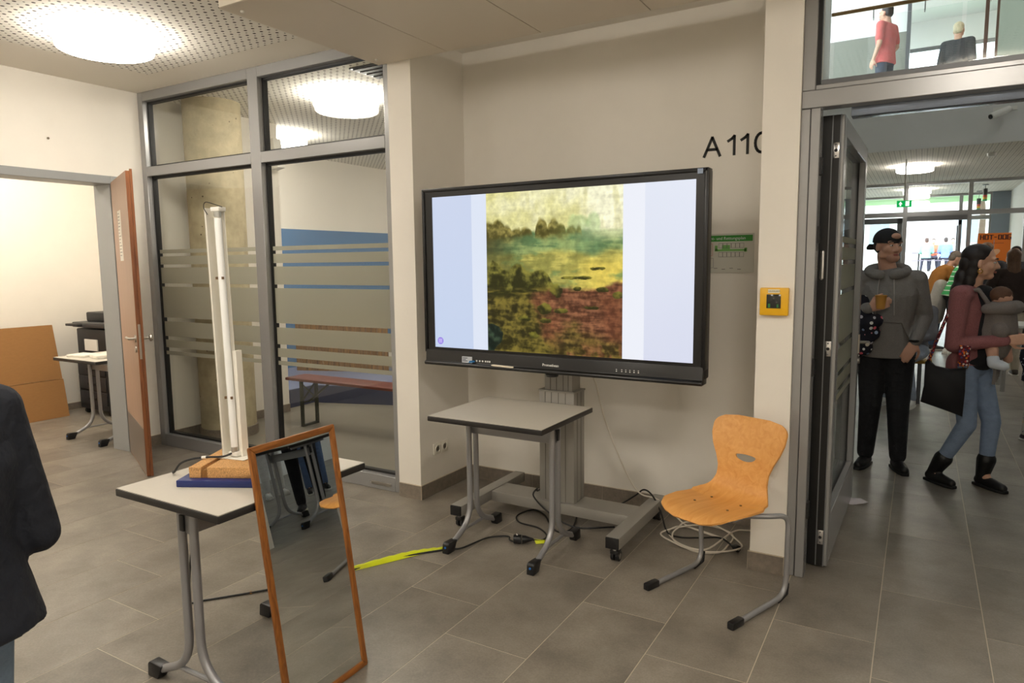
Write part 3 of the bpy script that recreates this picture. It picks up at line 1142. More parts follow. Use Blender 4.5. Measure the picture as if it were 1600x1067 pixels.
# ------------------------------------------------------------------ tube lamp on its chipboard foot
tb = .77
blue = Matrix.Translation((-2.245, 1.735, 0)) @ Matrix.Rotation(math.radians(27), 4, 'Z')
bb = MB().box(-.19, .19, -.165, .165, tb, tb + .026).build('blue_board', mat('blue laminate board', (28, 44, 104), .4), bevel=.003, xf=blue)
tag(bb, 'flat dark blue laminated board lying on the table under the chipboard', 'board')
fl = empty('tube_lamp', (-2.27, 1.72, tb + .026), label='bare fluorescent tube on a white batten standing upright in a chipboard foot', cat='lamp')
zt = tb + .026
CHIP = mat('chipboard', (200, 152, 96), .85, var=.5, scale=230, bump=.7, bscale=240)
cm = Matrix.Translation((-2.245, 1.735, 0)) @ Matrix.Rotation(math.radians(27), 4, 'Z')
foot = MB().prism([(-.155, -.135), (-.108, -.135), (-.108, .125), (-.155, .125)], zt, zt + .042).prism([(-.085, -.135), (.125, -.135), (.165, -.09), (.165, .125), (-.085, .125)], zt, zt + .042).build('chipboard_foot', CHIP, fl, bevel=.002, seg=1, xf=cm)
MB().box(-.108, -.085, -.13, .125, zt, zt + .030).build('slot', mat('chip slot', (140, 96, 44), .8, var=.3, scale=120), foot, xf=cm)
zf = zt + .042
lm = Matrix.Translation((-2.283, 1.735, zf)) @ Matrix.Rotation(math.radians(8), 4, 'Z') @ Matrix.Rotation(math.radians(-1.2), 4, 'Y')
BW = mat('batten enamel', (238, 234, 222), .42)
MB().box(-.06, .075, -.05, .05, 0, .004).build('foot_plate', BW, fl, xf=lm, bevel=.001, seg=1)
bt = MB().box(-.052, -.048, -.03, .03, .004, .965).box(-.052, -.012, .027, .030, .004, .965).box(-.052, -.044, -.030, -.027, .004, .965).box(-.012, .018, .0, .003, .004, .965).build('batten', BW, fl, xf=lm)
MB().box(.018, .036, -.012, .020, .004, .42).build('side_bracket', BW, fl, xf=lm, bevel=.001, seg=1)
TUB = mat('tube glass', (245, 246, 244), .25)
MB().cyl((.006, -.022, .045), (.006, -.022, .925), .0135, 18).build('tube', TUB, fl, smooth=True, xf=lm)
for z0, z1 in ((.020, .045), (.925, .95)):
    MB().cyl((.006, -.022, z0 + .004), (.006, -.022, z1), .0138, 18).build('tube_end', mat('tube end cap', (190, 190, 186), .3, .8), fl, smooth=True, xf=lm)
    MB().box(-.016, .026, -.034, .002, z0 - .012 if z0 < .5 else z1, z0 + .006 if z0 < .5 else z1 + .016).build('lamp_holder', WHITEM, fl, xf=lm, bevel=.002)
for z in (.24, .70):
    for x in (-.009, .021):
        MB().box(x - .003, x + .003, -.037, -.030, z - .005, z + .005).build('tube_clip', mat('clip brown', (110, 84, 56), .5), fl, xf=lm)
w1 = MB().tube([lm @ Vector(p) for p in ((-.035, -.03, .94), (-.045, -.036, .965), (-.03, -.04, .985), (.005, -.03, .975), (.03, -.02, .965))], .0016, 6, smooth=5).build('wire', BLACK, fl, smooth=True)
CORD = mat('black cable', (20, 20, 21), .45)
cb = MB().tube([lm @ Vector((0, -.03, .02)), (-2.295, 1.675, zf + .012), (-2.345, 1.645, zf + .010), (-2.39, 1.615, zf + .006), (-2.435, 1.590, zf - .012), (-2.475, 1.585, tb + .016), (-2.515, 1.605, tb + .006), (-2.545, 1.63, tb - .01), (-2.56, 1.66, tb - .07), (-2.64, 1.765, .55), (-2.77, 1.82, .25), (-2.875, 1.875, .05), (-2.89, 1.89, .006), (-2.88, 1.91, .006)], .0042, 8, smooth=6).build('power_cord', CORD, fl, smooth=True)
MB().cyl((-2.352, 1.641, zf + .0095), (-2.366, 1.632, zf + .009), .0058, 10).build('cord_tag', WHITEM, fl)

# ------------------------------------------------------------------ cables and tape on the floor
c = MB().tube([(-2.88, 1.91, .006), (-2.78, 2.03, .006), (-2.68, 2.16, .006), (-2.56, 2.33, .006), (-2.47, 2.53, .006), (-2.33, 2.80, .006), (-2.19, 2.98, .006), (-2.13, 3.03, .007), (-2.08, 3.20, .012), (-2.02, 3.27, .012), (-1.975, 3.285, .012), (-1.95, 3.25, .012), (-1.905, 3.235, .012)], .005, 8, smooth=6).build('floor_cable', CORD, smooth=True)
tag(c, 'black extension cable running under the yellow tape to the table legs', 'cable')
tape = []
tp = [(-2.475, 2.535), (-2.40, 2.70), (-2.33, 2.83), (-2.26, 2.92), (-2.19, 2.985)]
TAPE = mat('yellow tape', (214, 224, 24), .45)
tpt = spline([Vector((x, y, .0)) for x, y in tp], 6)
n = len(tpt)
va = []
for k, p in enumerate(tpt):
    d = (tpt[min(k + 1, n - 1)] - tpt[max(k - 1, 0)]).normalized()
    sd = Vector((-d.y, d.x, 0))
    wd = .010 + .018 * math.sin(PI * min(1, k / (n * .75)) ** .8)
    va.append([p + sd * (wd * q) + Vector((0, 0, zz)) for q, zz in ((-1, .0015), (-.35, .0142), (.35, .0145), (1, .0015), (.3, .0195 + .002 * math.sin(k * 2.1)), (-.35, .0180))])
tg = MB().rings(va).build('floor_tape', TAPE, smooth=True)
tag(tg, 'strip of bright yellow tape stuck over the cable on the floor', 'tape')
ex = empty('cable_coupling', (-1.87, 3.26, 0), label='black plug and socket coupling lying on the floor under the table', cat='plug')
MB().cyl((-1.915, 3.235, .028), (-1.875, 3.255, .028), .026, 18).build('socket', PLAST, ex, bevel=.004)
MB().lathe([(.024, 0), (.022, .02), (.012, .045), (.006, .065)], (-1.872, 3.258, .026), 16, (.85, .5, 0)).build('plug', PLAST, ex, smooth=True)
MB().cyl((-1.898, 3.243, .052), (-1.893, 3.246, .0555), .008, 10).build('ring_mark', CHROME, ex)
c = MB().tube([(-1.82, 3.292, .022), (-1.79, 3.33, .008), (-1.80, 3.42, .006), (-1.90, 3.50, .006), (-2.04, 3.52, .006), (-2.11, 3.62, .006), (-2.07, 3.75, .006), (-1.96, 3.70, .006), (-1.86, 3.58, .006), (-1.76, 3.50, .006), (-1.72, 3.60, .006), (-1.82, 3.86, .02), (-1.96, 3.86, .08), (-2.0, 3.80, .155), (-2.01, 3.70, .156), (-1.97, 3.62, .20), (-1.975, 3.585, .16), (-1.86, 3.585, .07), (-1.70, 3.60, .012), (-1.5, 3.72, .010)], .005, 8, smooth=6).build('display_power_cable', CORD, smooth=True)
tag(c, 'black power cable looping on the floor before the stand column', 'cable')
tq = MB().add([(-1.80, 3.290, .001), (-1.745, 3.335, .001), (-1.765, 3.365, .001), (-1.822, 3.318, .001), (-1.81, 3.292, .020), (-1.752, 3.337, .006), (-1.768, 3.360, .006), (-1.825, 3.312, .020)],
              [(3, 2, 1, 0), (4, 5, 6, 7), (0, 1, 5, 4), (1, 2, 6, 5), (2, 3, 7, 6), (3, 0, 4, 7)]).build('tape_scrap', TAPE, bevel=.002)
tag(tq, 'short scrap of yellow tape on the coupling cable', 'tape')
WC = mat('white cable', (222, 214, 200), .5)
pts = [(-1.70, 3.70, 1.05), (-1.685, 3.85, .85), (-1.66, 3.93, .62), (-1.58, 3.97, .38), (-1.50, 4.0, .20), (-1.42, 3.96, .152), (-1.32, 3.93, .152), (-1.25, 3.95, .10), (-1.15, 3.96, .012), (-1.02, 3.90, .006), (-.88, 3.86, .006)]
for k in range(26):
    a = 2.4 + k * .62
    pts.append((-1.00 + (.19 + .03 * math.sin(k * 1.7)) * math.cos(a) + .02 * math.sin(k * .9), 3.80 + (.19 + .02 * math.cos(k * 1.3)) * math.sin(a), .006 + .0010 * k))
pts += [(-.86, 3.93, .03), (-.80, 4.02, .02), (-.73, 4.06, .01)]
c = MB().tube(pts, .0048, 8, smooth=5).build('network_cable', WC, smooth=True)
tag(c, 'long white cable hanging from the display and coiled on the floor', 'cable')
bc = empty('loose_power_cord', (-1.1, 3.75, 0), label='loose black power cord with a plug end lying behind the wooden chair', cat='cord')
MB().tube([(-1.62, 4.02, .012), (-1.50, 4.06, .10), (-1.42, 4.0, .17), (-1.34, 3.93, .165), (-1.27, 3.88, .09), (-1.20, 3.79, .012), (-1.10, 3.71, .03), (-1.0, 3.74, .036), (-.90, 3.80, .034), (-.82, 3.755, .02)], .0052, 8, smooth=6).build('cable', CORD, bc, smooth=True)
MB().lathe([(.006, 0), (.010, .015), (.019, .035), (.019, .058), (.001, .058)], (-.83, 3.762, .020), 14, (.8, -.6, 0)).build('plug', PLAST, bc, smooth=True)
for s in (-1, 1):
    q = Vector((-.83, 3.762, .020)) + Vector((.8, -.6, 0)) * .058 + Vector((.6, .8, 0)) * s * .0095
    MB().cyl(q, q + Vector((.8, -.6, 0)) * .019, .0024, 8).build('pin', CHROME, bc)

# ------------------------------------------------------------------ wooden chair
cf = Vector((-.36, -.933, 0)).normalized()
crz = math.atan2(-cf.x, cf.y)
ch = empty('school_chair', (-.772, 3.187, 0), crz, 'orange beech plywood shell chair with a handle slot on a silver tube frame', 'chair')
prof = [(.235, .425), (.215, .440), (.16, .452), (.05, .448), (-.06, .440), (-.13, .446), (-.172, .470), (-.196, .515), (-.212, .58), (-.232, .66), (-.262, .745), (-.292, .815)]
pv = spline([Vector((a, b, 0)) for a, b in prof], 8)
al = [0.]
for a, b in zip(pv, pv[1:]): al.append(al[-1] + (b - a).length)
AL = al[-1]


def onprof(s):
    s = min(max(s, 0), AL - 1e-6)
    for i in range(len(al) - 1):
        if al[i + 1] >= s:
            t = (s - al[i]) / max(1e-9, al[i + 1] - al[i])
            return pv[i].lerp(pv[i + 1], t), (pv[i + 1] - pv[i]).normalized()


wd = [(0, .07), (.012, .125), (.04, .168), (.10, .195), (.20, .205), (.30, .200), (.375, .186), (.43, .158), (.48, .138), (.53, .136), (.58, .152), (.64, .182), (.69, .197), (.735, .198)]


def halfw(s):
    s = s / AL * .80
    for (a, x), (b, y) in zip(wd, wd[1:]):
        if s <= b: return x + (y - x) * ((s - a) / (b - a))
    t = min(1, (s - wd[-1][0]) / (.80 - wd[-1][0]))
    return .085 + (.198 - .085) * math.sqrt(max(0, 1 - t * t))


N = 64
left = [(-halfw(AL * i / N), AL * i / N) for i in range(N + 1)]
right = [(halfw(AL * i / N), AL * i / N) for i in range(N, -1, -1)]
sag = lambda x, s: s - (.018 * (1 - min(1, abs(x) / .085) ** 2) if s > AL - .001 else 0)
outl = [Vector(p) for p in left] + [Vector((-.085 + .17 * k / 8, AL - .012 * math.sin(PI * k / 8))) for k in range(1, 8)] + [Vector(p) for p in right]
hs = AL * .755
hole = [Vector((.055 * math.cos(t), hs + (.008 if math.sin(t) > 0 else .026) * math.sin(t))) for t in [2 * PI * k / 24 for k in range(24)]]
inner = [Vector((x * .012, s * .012)) for x in range(-17, 18) for s in range(1, int(AL / .012)) if abs(x * .012) < halfw(s * .012) - .006 and s * .012 < AL - .02
         and not ((x * .012 / .063) ** 2 + ((s * .012 - hs + .006) / .028) ** 2 < 1)]
vsx = outl + hole + inner
no, nhl = len(outl), len(hole)
res = delaunay_2d_cdt(vsx, [], [list(range(no)), list(range(no, no + nhl))], 0, 1e-5)
cv, cfaces, orig = res[0], res[2], res[5]
fin = []
for f in cfaces:
    c2 = sum((cv[i] for i in f), Vector((0, 0))) / len(f)
    dy = c2.y - hs
    if (c2.x / .055) ** 2 + (dy / (.008 if dy > 0 else .026)) ** 2 < 1: continue
    if abs(c2.x) > halfw(c2.y) + .002: continue
    fin.append(tuple(f))
v3 = []
for p in cv:
    q, t = onprof(p.y)
    s = p.y / AL
    dish = .016 * (p.x / .2) ** 2
    nx = Vector((-t.y, t.x))
    if nx.y < 0 and s < .4: nx = -nx
    amt = dish * (1 if s < .4 else 1.6)
    nn = Vector((t.y, -t.x)) if s >= .4 else Vector((0, 1))
    if s >= .4 and nn.x < 0: nn = -nn
    v3.append((p.x, q.x + nn.x * amt, q.y + nn.y * amt))
me = bpy.data.meshes.new('seat_shell')
me.from_pydata(v3, [], fin)
bm = bmesh.new()
bm.from_mesh(me)
bmesh.ops.recalc_face_normals(bm, faces=bm.faces)
if sum(f.normal.z for f in bm.faces) > 0: bmesh.ops.reverse_faces(bm, faces=bm.faces)
bm.normal_update()
nv0 = [(v, v.co + v.normal * .009) for v in bm.verts]
dup_ = {v: bm.verts.new(c) for v, c in nv0}
for f in bm.faces[:]:
    bm.faces.new([dup_[v] for v in reversed(f.verts)])
for e_ in [e_ for e_ in bm.edges if len(e_.link_faces) == 1 and e_.verts[0] in dup_ and e_.verts[1] in dup_]:
    a_, b_ = e_.verts
    if e_.link_loops[0].vert is not a_: a_, b_ = b_, a_
    bm.faces.new([b_, a_, dup_[a_], dup_[b_]])
bmesh.ops.recalc_face_normals(bm, faces=bm.faces)
for f in bm.faces: f.smooth = True
bm.to_mesh(me)
bm.free()
me.set_sharp_from_angle(angle=math.radians(50))
PLY = wood('beech plywood', (214, 148, 70), (230, 170, 96), 1, .45, 9, coat=.0)
me.materials.append(PLY)
link('seat_shell', me, ch, True)
for x, y in ((-.09, .05), (.09, .05), (-.08, -.07), (.08, -.07)):
    q = min(pv, key=lambda p: abs(p.x - y) + (9 if p.y > .46 else 0))
    MB().cyl((x, y, q.y + .003), (x, y, q.y + .0062), .006, 10).build('rivet', mat('rivet', (120, 96, 60), .4, .6), ch, local=True)
for s in (-1, 1):
    pts = fillet([(s * .12, .09, .424), (s * .12, -.02, .420), (s * .20, -.10, .418), (s * .245, -.205, .412), (s * .235, -.215, .020), (s * .235, .19, .014)], .085, 8)
    fr = MB().tube(pts, .0125, 12).build('frame_tube', TUBE, ch, smooth=True, local=True)
    MB().box(s * .235 - .0165, s * .235 + .0165, .14, .225, .0, .034).build('foot_cap', PLAST, fr, bevel=.006, local=True)
    MB().prism([(-.235, .075), (-.228, .02), (-.15, .0), (-.15, .012), (-.20, .02), (-.222, .06)], s * .235 - .009, s * .235 + .009,
               Matrix(((0, 0, 1, 0), (1, 0, 0, 0), (0, 1, 0, 0), (0, 0, 0, 1)))).build('rear_glide', PLAST, fr, bevel=.003, local=True)
    MB().cyl((s * .235 + .006, -.205, .03), (s * .235 + .0115, -.205, .03), .006, 10).build('glide_dot', BLUEP, fr, local=True)
MB().box(-.16, .16, .03, .09, .424, .434).box(-.15, .15, -.09, -.04, .424, .433).build('seat_plate', TUBE, ch, bevel=.003, local=True)

# ------------------------------------------------------------------ things on the niche walls
INK = mat('black lettering', (20, 19, 18), .6, var=.6, scale=70, stretch=(1, 1, 3))
rn = empty('room_number', (-.96, 4.149, 2.186), label='black room number lettering on the niche wall beside the column', cat='sign')


def glyph(x, strokes, wdt=.016):
    g = MB()
    for st_ in strokes:
        P_ = [Vector((x + p[0] * .1, 4.1485, 2.186 + p[1] * .108)) for p in st_]
        for p, q in zip(P_, P_[1:]):
            d = (q - p).normalized()
            nn = Vector((-d.z, 0, d.x)) * wdt / 2
            e_ = d * wdt * .25
            p, q = p - e_, q + e_
            o_ = Vector((0, -.001, 0))
            g.add([p - nn, q - nn, q + nn, p + nn, p - nn + o_, q - nn + o_, q + nn + o_, p + nn + o_],
                  [(0, 1, 2, 3), (7, 6, 5, 4), (0, 4, 5, 1), (1, 5, 6, 2), (2, 6, 7, 3), (3, 7, 4, 0)])
    return g.build('letter', INK, rn)


glyph(-1.128, [[(0, 0), (.46, 1), (.92, 0)], [(.18, .36), (.74, .36)]])
glyph(-.992, [[(0, .72), (.22, .84), (.36, .98), (.36, 0)]], .0155)
glyph(-.918, [[(0, .72), (.22, .84), (.36, .98), (.36, 0)]], .0155)
glyph(-.842, [[(.36 + .34 * math.cos(t), .5 + .49 * math.sin(t)) for t in [2 * PI * k / 20 for k in range(21)]]], .0155)
ev = empty('escape_plan', (-.96, 4.149, 1.62), label='white escape plan sign with a green title bar on the niche wall', cat='sign')
ex0, ex1, ez0, ez1 = -1.135, -.830, 1.512, 1.738
box_obj('plate', mat('plan plate', (206, 204, 192), .4), ex0, ex1, 4.143, 4.149, ez0, ez1, ev)
box_obj('title_bar', mat('plan green', (56, 140, 52), .5), ex0 + .008, ex1 - .008, 4.1420, 4.1432, ez1 - .045, ez1 - .010, ev)
text_mesh('title_text', 'Flucht- und Rettungsplan', .024, WP, ev, wallM(-1.118, 4.1418, ez1 - .035), .0003)
k = MB()
PG = mat('plan route green', (120, 180, 96), .6)
PK = mat('plan ink', (96, 96, 92), .6)
for i in range(6):
    for j in range(2):
        x0 = -1.03 + i * .024
        z0 = 1.655 - j * .052
        for q in ((x0, x0 + .024, z0, z0 + .0015), (x0, x0 + .024, z0 + .026, z0 + .0275), (x0, x0 + .0015, z0, z0 + .026), (x0 + .0225, x0 + .024, z0, z0 + .026)):
            k.box(q[0], q[1], 4.1424, 4.1432, q[2], q[3])
for i in range(5):
    k.box(-1.10 + i * .045, -1.08 + i * .045, 4.1424, 4.1432, 1.530 + .006 * (i % 2), 1.533 + .006 * (i % 2))
for x0, x1, z0, z1 in ((-1.130, -1.060, 1.54, 1.595), ):
    for q in ((x0, x1, z0, z0 + .0015), (x0, x1, z1, z1 + .0015), (x0, x0 + .0015, z0, z1), (x1, x1 + .0015, z0, z1)):
        k.box(q[0], q[1], 4.1424, 4.1432, q[2], q[3])
k.build('plan_lines', PK, ev)
MB().box(-1.052, -.873, 4.1426, 4.1432, 1.636, 1.648).box(-1.052, -1.036, 4.1426, 4.1432, 1.64, 1.67).box(-1.01, -.965, 4.1426, 4.1432, 1.648, 1.672).box(-.884, -.868, 4.1426, 4.1432, 1.632, 1.655).build('escape_route', PG, ev)
k = MB()
for q in ((-1.13, -1.065, 1.61, 1.6115), (-1.13, -1.065, 1.68, 1.6815), (-1.066, -1.0645, 1.61, 1.68)):
    k.box(q[0], q[1], 4.1424, 4.1432, q[2], q[3])
k.build('red_border', mat('plan red', (190, 70, 60), .6), ev)
al_ = empty('alarm_box', (-.605, 3.553, 1.38), label='yellow alarm call point with a dark window on the white column', cat='alarm')
YEL = mat('alarm yellow', (238, 182, 20), .4)
box_obj('housing', YEL, -.672, -.540, 3.523, 3.555, 1.315, 1.449, al_, bevel=.005)
box_obj('window', mat('alarm window', (46, 48, 46), .12), -.640, -.574, 3.5205, 3.5235, 1.350, 1.418, al_, bevel=.002)
MB().cyl((-.606, 3.519, 1.385), (-.606, 3.521, 1.385), .009, 16).build('push_button', BLACK, al_)
MB().box(-.634, -.580, 3.5205, 3.5232, 1.424, 1.442).build('label_plate', mat('label white', (232, 224, 196), .4), al_)
text_mesh('label_text', 'HAUSALARM', .0095, BLACK, al_, wallM(-.633, 3.5204, 1.430), .0002)
MB().box(-.632, -.622, 3.5195, 3.5206, 1.354, 1.372).box(-.592, -.584, 3.5195, 3.5206, 1.354, 1.370).build('status_mark', mat('green mark', (50, 130, 60), .5), al_)
so = empty('wall_socket', (-2.828, 3.79, .31), label='white double wall socket low on the niche side wall', cat='socket')
SW = mat('socket white', (232, 226, 212), .4)
for y in (3.745, 3.826):
    p = MB().box(-2.828, -2.818, y - .040, y + .040, .272, .352).build('socket_plate', SW, so, bevel=.003)
    MB().lathe([(.027, 0), (.027, .004), (.022, .004), (.020, -.006), (.001, -.006)], (-2.818, y, .312), 20, (1, 0, 0)).build('socket_ring', SW, p, smooth=True)
    MB().cyl((-2.8195, y - .009, .312), (-2.8165, y - .009, .312), .004, 8).cyl((-2.8195, y + .009, .312), (-2.8165, y + .009, .312), .004, 8).cyl((-2.82, y, .312), (-2.8175, y, .312), .015, 16).build('contact_hole', mat('socket recess', (120, 112, 100), .6), p)
pc = MB().add([(-.36, 4.85, .002), (-.31, 4.83, .003), (-.25, 4.86, .012), (-.22, 4.93, .004), (-.27, 4.97, .010), (-.33, 4.93, .016), (-.29, 4.90, .022)],
              [(0, 1, 6), (1, 2, 6), (2, 3, 6), (3, 4, 6), (4, 5, 6), (5, 0, 6), (0, 5, 4, 3, 2, 1)]).build('paper_scrap', mat('paper scrap', (206, 200, 204), .8))
tag(pc, 'small crumpled white paper scrap on the floor at the glass door', 'paper')
nl = MB().lathe([(.001, 0), (.009, .001), (.011, .006), (.006, .010), (.001, .011)], (-2.73, 2.10, 0), 8, (0, 0, 1)).build('crumb', mat('crumb brown', (150, 104, 54), .8), smooth=True)
tag(nl, 'tiny brown crumb on the floor beside the lamp cord', 'crumb')
nh_ = MB().cyl((-5.79, 2.872, 2.565), (-5.785, 2.872, 2.565), .009, 10).build('wall_plug', mat('wall plug', (110, 96, 78), .6))
tag(nh_, 'small dark wall plug in the white wall over the classroom door', 'wall plug')

# ------------------------------------------------------------------ classroom behind the left door
wall('wall_classroom', (-8.4, -8.12, 1.2, 4.62, 0, CZ), (-8.4, -6.0, 4.50, 4.62, 0, CZ), (-8.4, -6.0, 1.1, 1.2, 0, CZ), m=WALL)
struct(box_obj('ceiling_classroom', CEIL, -8.4, -6.0, 1.1, 4.62, CZ, CZ + .1))
skirting('baseboard_classroom', (-8.12, 1.2), (-8.12, 4.5), (1, 0), .075)
for y_ in (1.75, 3.35):  # out-of-view lamps added to brighten the classroom
    ceiling_lamp((-7.05, y_, CZ), 'unseen round ceiling lamp added to brighten the classroom behind the open door', 'added lamps of the classroom')
CARD = mat('cardboard', (150, 108, 62), .85, var=.06, scale=25, stretch=(1, 1, 4))
cdb = empty('cardboard_sheet', (-7.84, 3.3, 0), label='large folded brown cardboard sheet leaning on the classroom wall', cat='cardboard')


def leaning(x_, y0, y1, z0, z1, sh, lean, th=.012):
    a, b = math.sin(lean), math.cos(lean)
    q = [(y0, z0), (y1, z0), (y1 - sh, z1), (y0 - sh, z1)]
    return MB().add([(x_ - a * z, y, z * b + .002) for y, z in q] + [(x_ - a * z - th, y, z * b + .004) for y, z in q],
                    [(0, 1, 2, 3), (7, 6, 5, 4), (0, 4, 5, 1), (1, 5, 6, 2), (2, 6, 7, 3), (3, 7, 4, 0)])


leaning(-7.80, 2.5, 3.85, 0, .40, .0, .16).build('lower_flap', CARD, cdb)
leaning(-7.798, 2.5, 3.84, .405, .985, .012, .16).build('upper_flap', CARD, cdb)
pr = empty('copier', (-7.55, 4.25, 0), label='black office copier standing in the classroom corner behind the table', cat='copier')
PD = mat('copier body', (34, 34, 36), .5)
pb = box_obj('cabinet', PD, -7.85, -7.28, 4.0, 4.46, .06, .62, pr, bevel=.01)
for z in (.12, .28, .44):
    d = box_obj('paper_drawer', mat('copier drawer', (44, 44, 47), .45), -7.82, -7.31, 3.985, 4.0, z, z + .14, pr, bevel=.004)
    MB().box(-7.64, -7.50, 3.978, 3.986, z + .05, z + .075).build('drawer_grip', BLACK, d)
box_obj('print_unit', PD, -7.84, -7.29, 4.01, 4.45, .63, .93, pr, bevel=.012)
MB().box(-7.68, -7.44, 4.0, 4.012, .70, .82).build('paper_stack', mat('copier paper', (220, 216, 208), .7), pr)
box_obj('scanner_lid', mat('scanner lid', (52, 52, 54), .4), -7.86, -7.27, 3.98, 4.45, .945, 1.0, pr, bevel=.01)
box_obj('document_feeder', PD, -7.80, -7.36, 4.1, 4.42, 1.0, 1.10, pr, bevel=.015)
MB().box(-7.90, -7.66, 3.93, 4.10, .96, .985).build('control_panel', PD, pr, bevel=.006)
for x in (-7.80, -7.33):
    for y in (4.05, 4.40):
        MB().cyl((x - .015, y, .03), (x + .015, y, .03), .03, 14).build('castor_wheel', BLACK, pr, smooth=True)
PAP = mat('packet paper', (224, 220, 208), .6, var=.10, scale=18)
for i, (x, y, z, rz, sx, sy, sz, lb) in enumerate((
        (-6.60, 3.42, .77, .15, .115, .085, .022, 'flat white printed paper packet at the near edge of the classroom table'),
        (-6.34, 3.46, .77, -.2, .10, .09, .03, 'crumpled white paper packet beside the flat packet on the classroom table'),
        (-6.50, 3.66, .77, .5, .12, .07, .018, 'thin cream booklet behind the packets on the classroom table'))):
    mb = MB().box(-sx, sx, -sy, sy, 0, sz)
    o = mb.build('paper_packet', PAP, bevel=.006, xf=Matrix.Rotation(rz, 4, 'Z'))
    o.location = (x, y, z)
    tag(o, lb, 'packet')
gp = MB().prism([(-.07, 0), (.07, 0), (.055, .06), (.03, .10), (-.03, .11), (-.06, .06)], -.05, .05, Matrix(((1, 0, 0, -6.36), (0, 0, 1, 3.66), (0, 1, 0, .77), (0, 0, 0, 1)))).build('snack_bag', mat('snack bag', (214, 222, 196), .4, var=.35, scale=22), bevel=.012)
tag(gp, 'white and green crinkled bag on the classroom table', 'bag')

# ------------------------------------------------------------------ room behind the glazed partition
BLUEW = mat('blue wall paint', (78, 124, 172), .7)
BLUED = mat('dark blue plinth', (44, 54, 84), .6)
FLB = mat('grey lino', (128, 122, 110), .45, var=.10, scale=2.5)
wall('wall_room_left', (-6.0, -5.85, 3.7, 5.13, 0, CZ))
wall('wall_room_far', (-7.45, -7.28, 4.62, 10.5, 0, CZ), (-7.45, -1.4, 10.4, 10.55, 0, CZ), (-7.45, -5.9, 4.62, 4.72, 0, CZ))
wall('wall_room_band', (-7.28, -7.268, 4.72, 10.4, .2, 2.06), m=BLUEW)
wall('wall_room_right', (-3.0, -2.85, 4.30, 10.4, 0, CZ), (-2.85, -1.4, 4.3, 4.42, 0, CZ))
struct(box_obj('ceiling_room', PERF, -7.45, -2.9, 3.66, 10.5, CZ, CZ + .1))
struct(box_obj('floor_room', FLB, -7.45, -2.9, 3.70, 10.5, -.011, .001))
skirting('baseboard_room', (-5.85, 3.70), (-5.85, 5.13), (1, 0), .085)
skirting('baseboard_room_end', (-6.0, 5.13), (-5.85, 5.13), (0, 1), .085)
pod = struct(MB().prism([(-7.26, 5.16), (-5.97, 5.16), (-5.98, 5.60), (-5.04, 5.90), (-3.1, 6.45), (-3.1, 7.0), (-7.26, 7.0)], .001, .20).build('trim_1', BLUED))
MB().prism([(-7.26, 5.17), (-5.98, 5.17), (-5.99, 5.61), (-5.05, 5.91), (-3.11, 6.46), (-3.11, 7.0), (-7.26, 7.0)], .20, .206).build('podium_top', mat('podium top', (120, 130, 160), .5), pod)
SL = wood('bamboo slat', (96, 64, 28), (150, 108, 54), 2, .5, 12)
for nm, a, b, z1 in (('slatted wooden panel behind the long beer bench', (-5.05, 6.05), (-3.25, 6.58), 1.14), ('slatted wooden panel at the far blue wall beyond the bench', (-7.0, 6.3), (-5.75, 6.75), .98)):
    e = empty('slat_panel', (*a, .206), label=nm, cat='panel')
    A, Bq = Vector((*a, 0)), Vector((*b, 0))
    L_ = (Bq - A).length
    d = (Bq - A).normalized()
    n = int(L_ / .075)
    for k in range(n):
        c0 = A + d * (.075 * k)
        MB().bar(c0 + Vector((.03 * d.x, .03 * d.y, .206)), c0 + Vector((.03 * d.x, .03 * d.y, z1)), .066, .02, Vector((-d.y, d.x, 0))).build('slat', SL, e)
    MB().bar(A + Vector((.03 * -d.y, .03 * d.x, .5)), Bq + Vector((.03 * -d.y, .03 * d.x, .5)), .03, .06).build('batten', mat('slat batten', (84, 60, 30), .6), e)
# concrete column
CONC = mat('concrete', (184, 172, 142), .8, var=.20, scale=9, bump=.35, bscale=40)
col_ = struct(MB().lathe([(.245, 0), (.245, CZ)], (-5.575, 4.16, 0), 48).build('wall_concrete_column', CONC, smooth=True, angle=60))
pits = MB()
random.seed(11)
for k in range(70):
    a = random.uniform(-PI * .9, PI * .1)
    z = random.uniform(.2, 2.9)
    c0 = Vector((-5.575 + .245 * math.cos(a), 4.16 + .245 * math.sin(a), z))
    r = random.uniform(.003, .008)
    pits.cyl(c0 - Vector((math.cos(a), math.sin(a), 0)) * .004, c0 + Vector((math.cos(a), math.sin(a), 0)) * .0006, r, 7)
pt = pits.build('air_holes', mat('concrete pit', (92, 82, 62), .9), col_)
pt['kind'] = 'stuff'
MB().lathe([(.258, 0), (.258, .09), (.247, .092)], (-5.575, 4.16, 0), 48).build('column_skirting', SKIRT, col_, smooth=True)
ceiling_lamp((-4.34, 4.58, CZ), 'round glowing ceiling lamp behind the upper right pane of the glazing')
ceiling_lamp((-6.25, 5.55, CZ), 'round ceiling lamp half hidden behind the wall end past the glazing')
ceiling_lamp((-5.0, 8.2, CZ), 'round ceiling lamp deep in the room behind the slatted panels')
vt = empty('ceiling_vent', (-3.45, 4.15, CZ), label='dark grey slotted ceiling vent behind the glazing near the pillar', cat='vent')
box_obj('vent_frame', FRAMED, -3.75, -3.05, 4.0, 4.32, CZ - .012, CZ - .001, vt)
for k in range(4):
    box_obj('vent_slat', mat('vent slat', (70, 70, 70), .5), -3.73, -3.07, 4.02 + .075 * k, 4.06 + .075 * k, CZ - .018, CZ - .012, vt)
sp = empty('wall_speaker', (-5.80, 5.02, 2.55), label='slanted white loudspeaker on the end of the wall behind the glazing', cat='speaker')
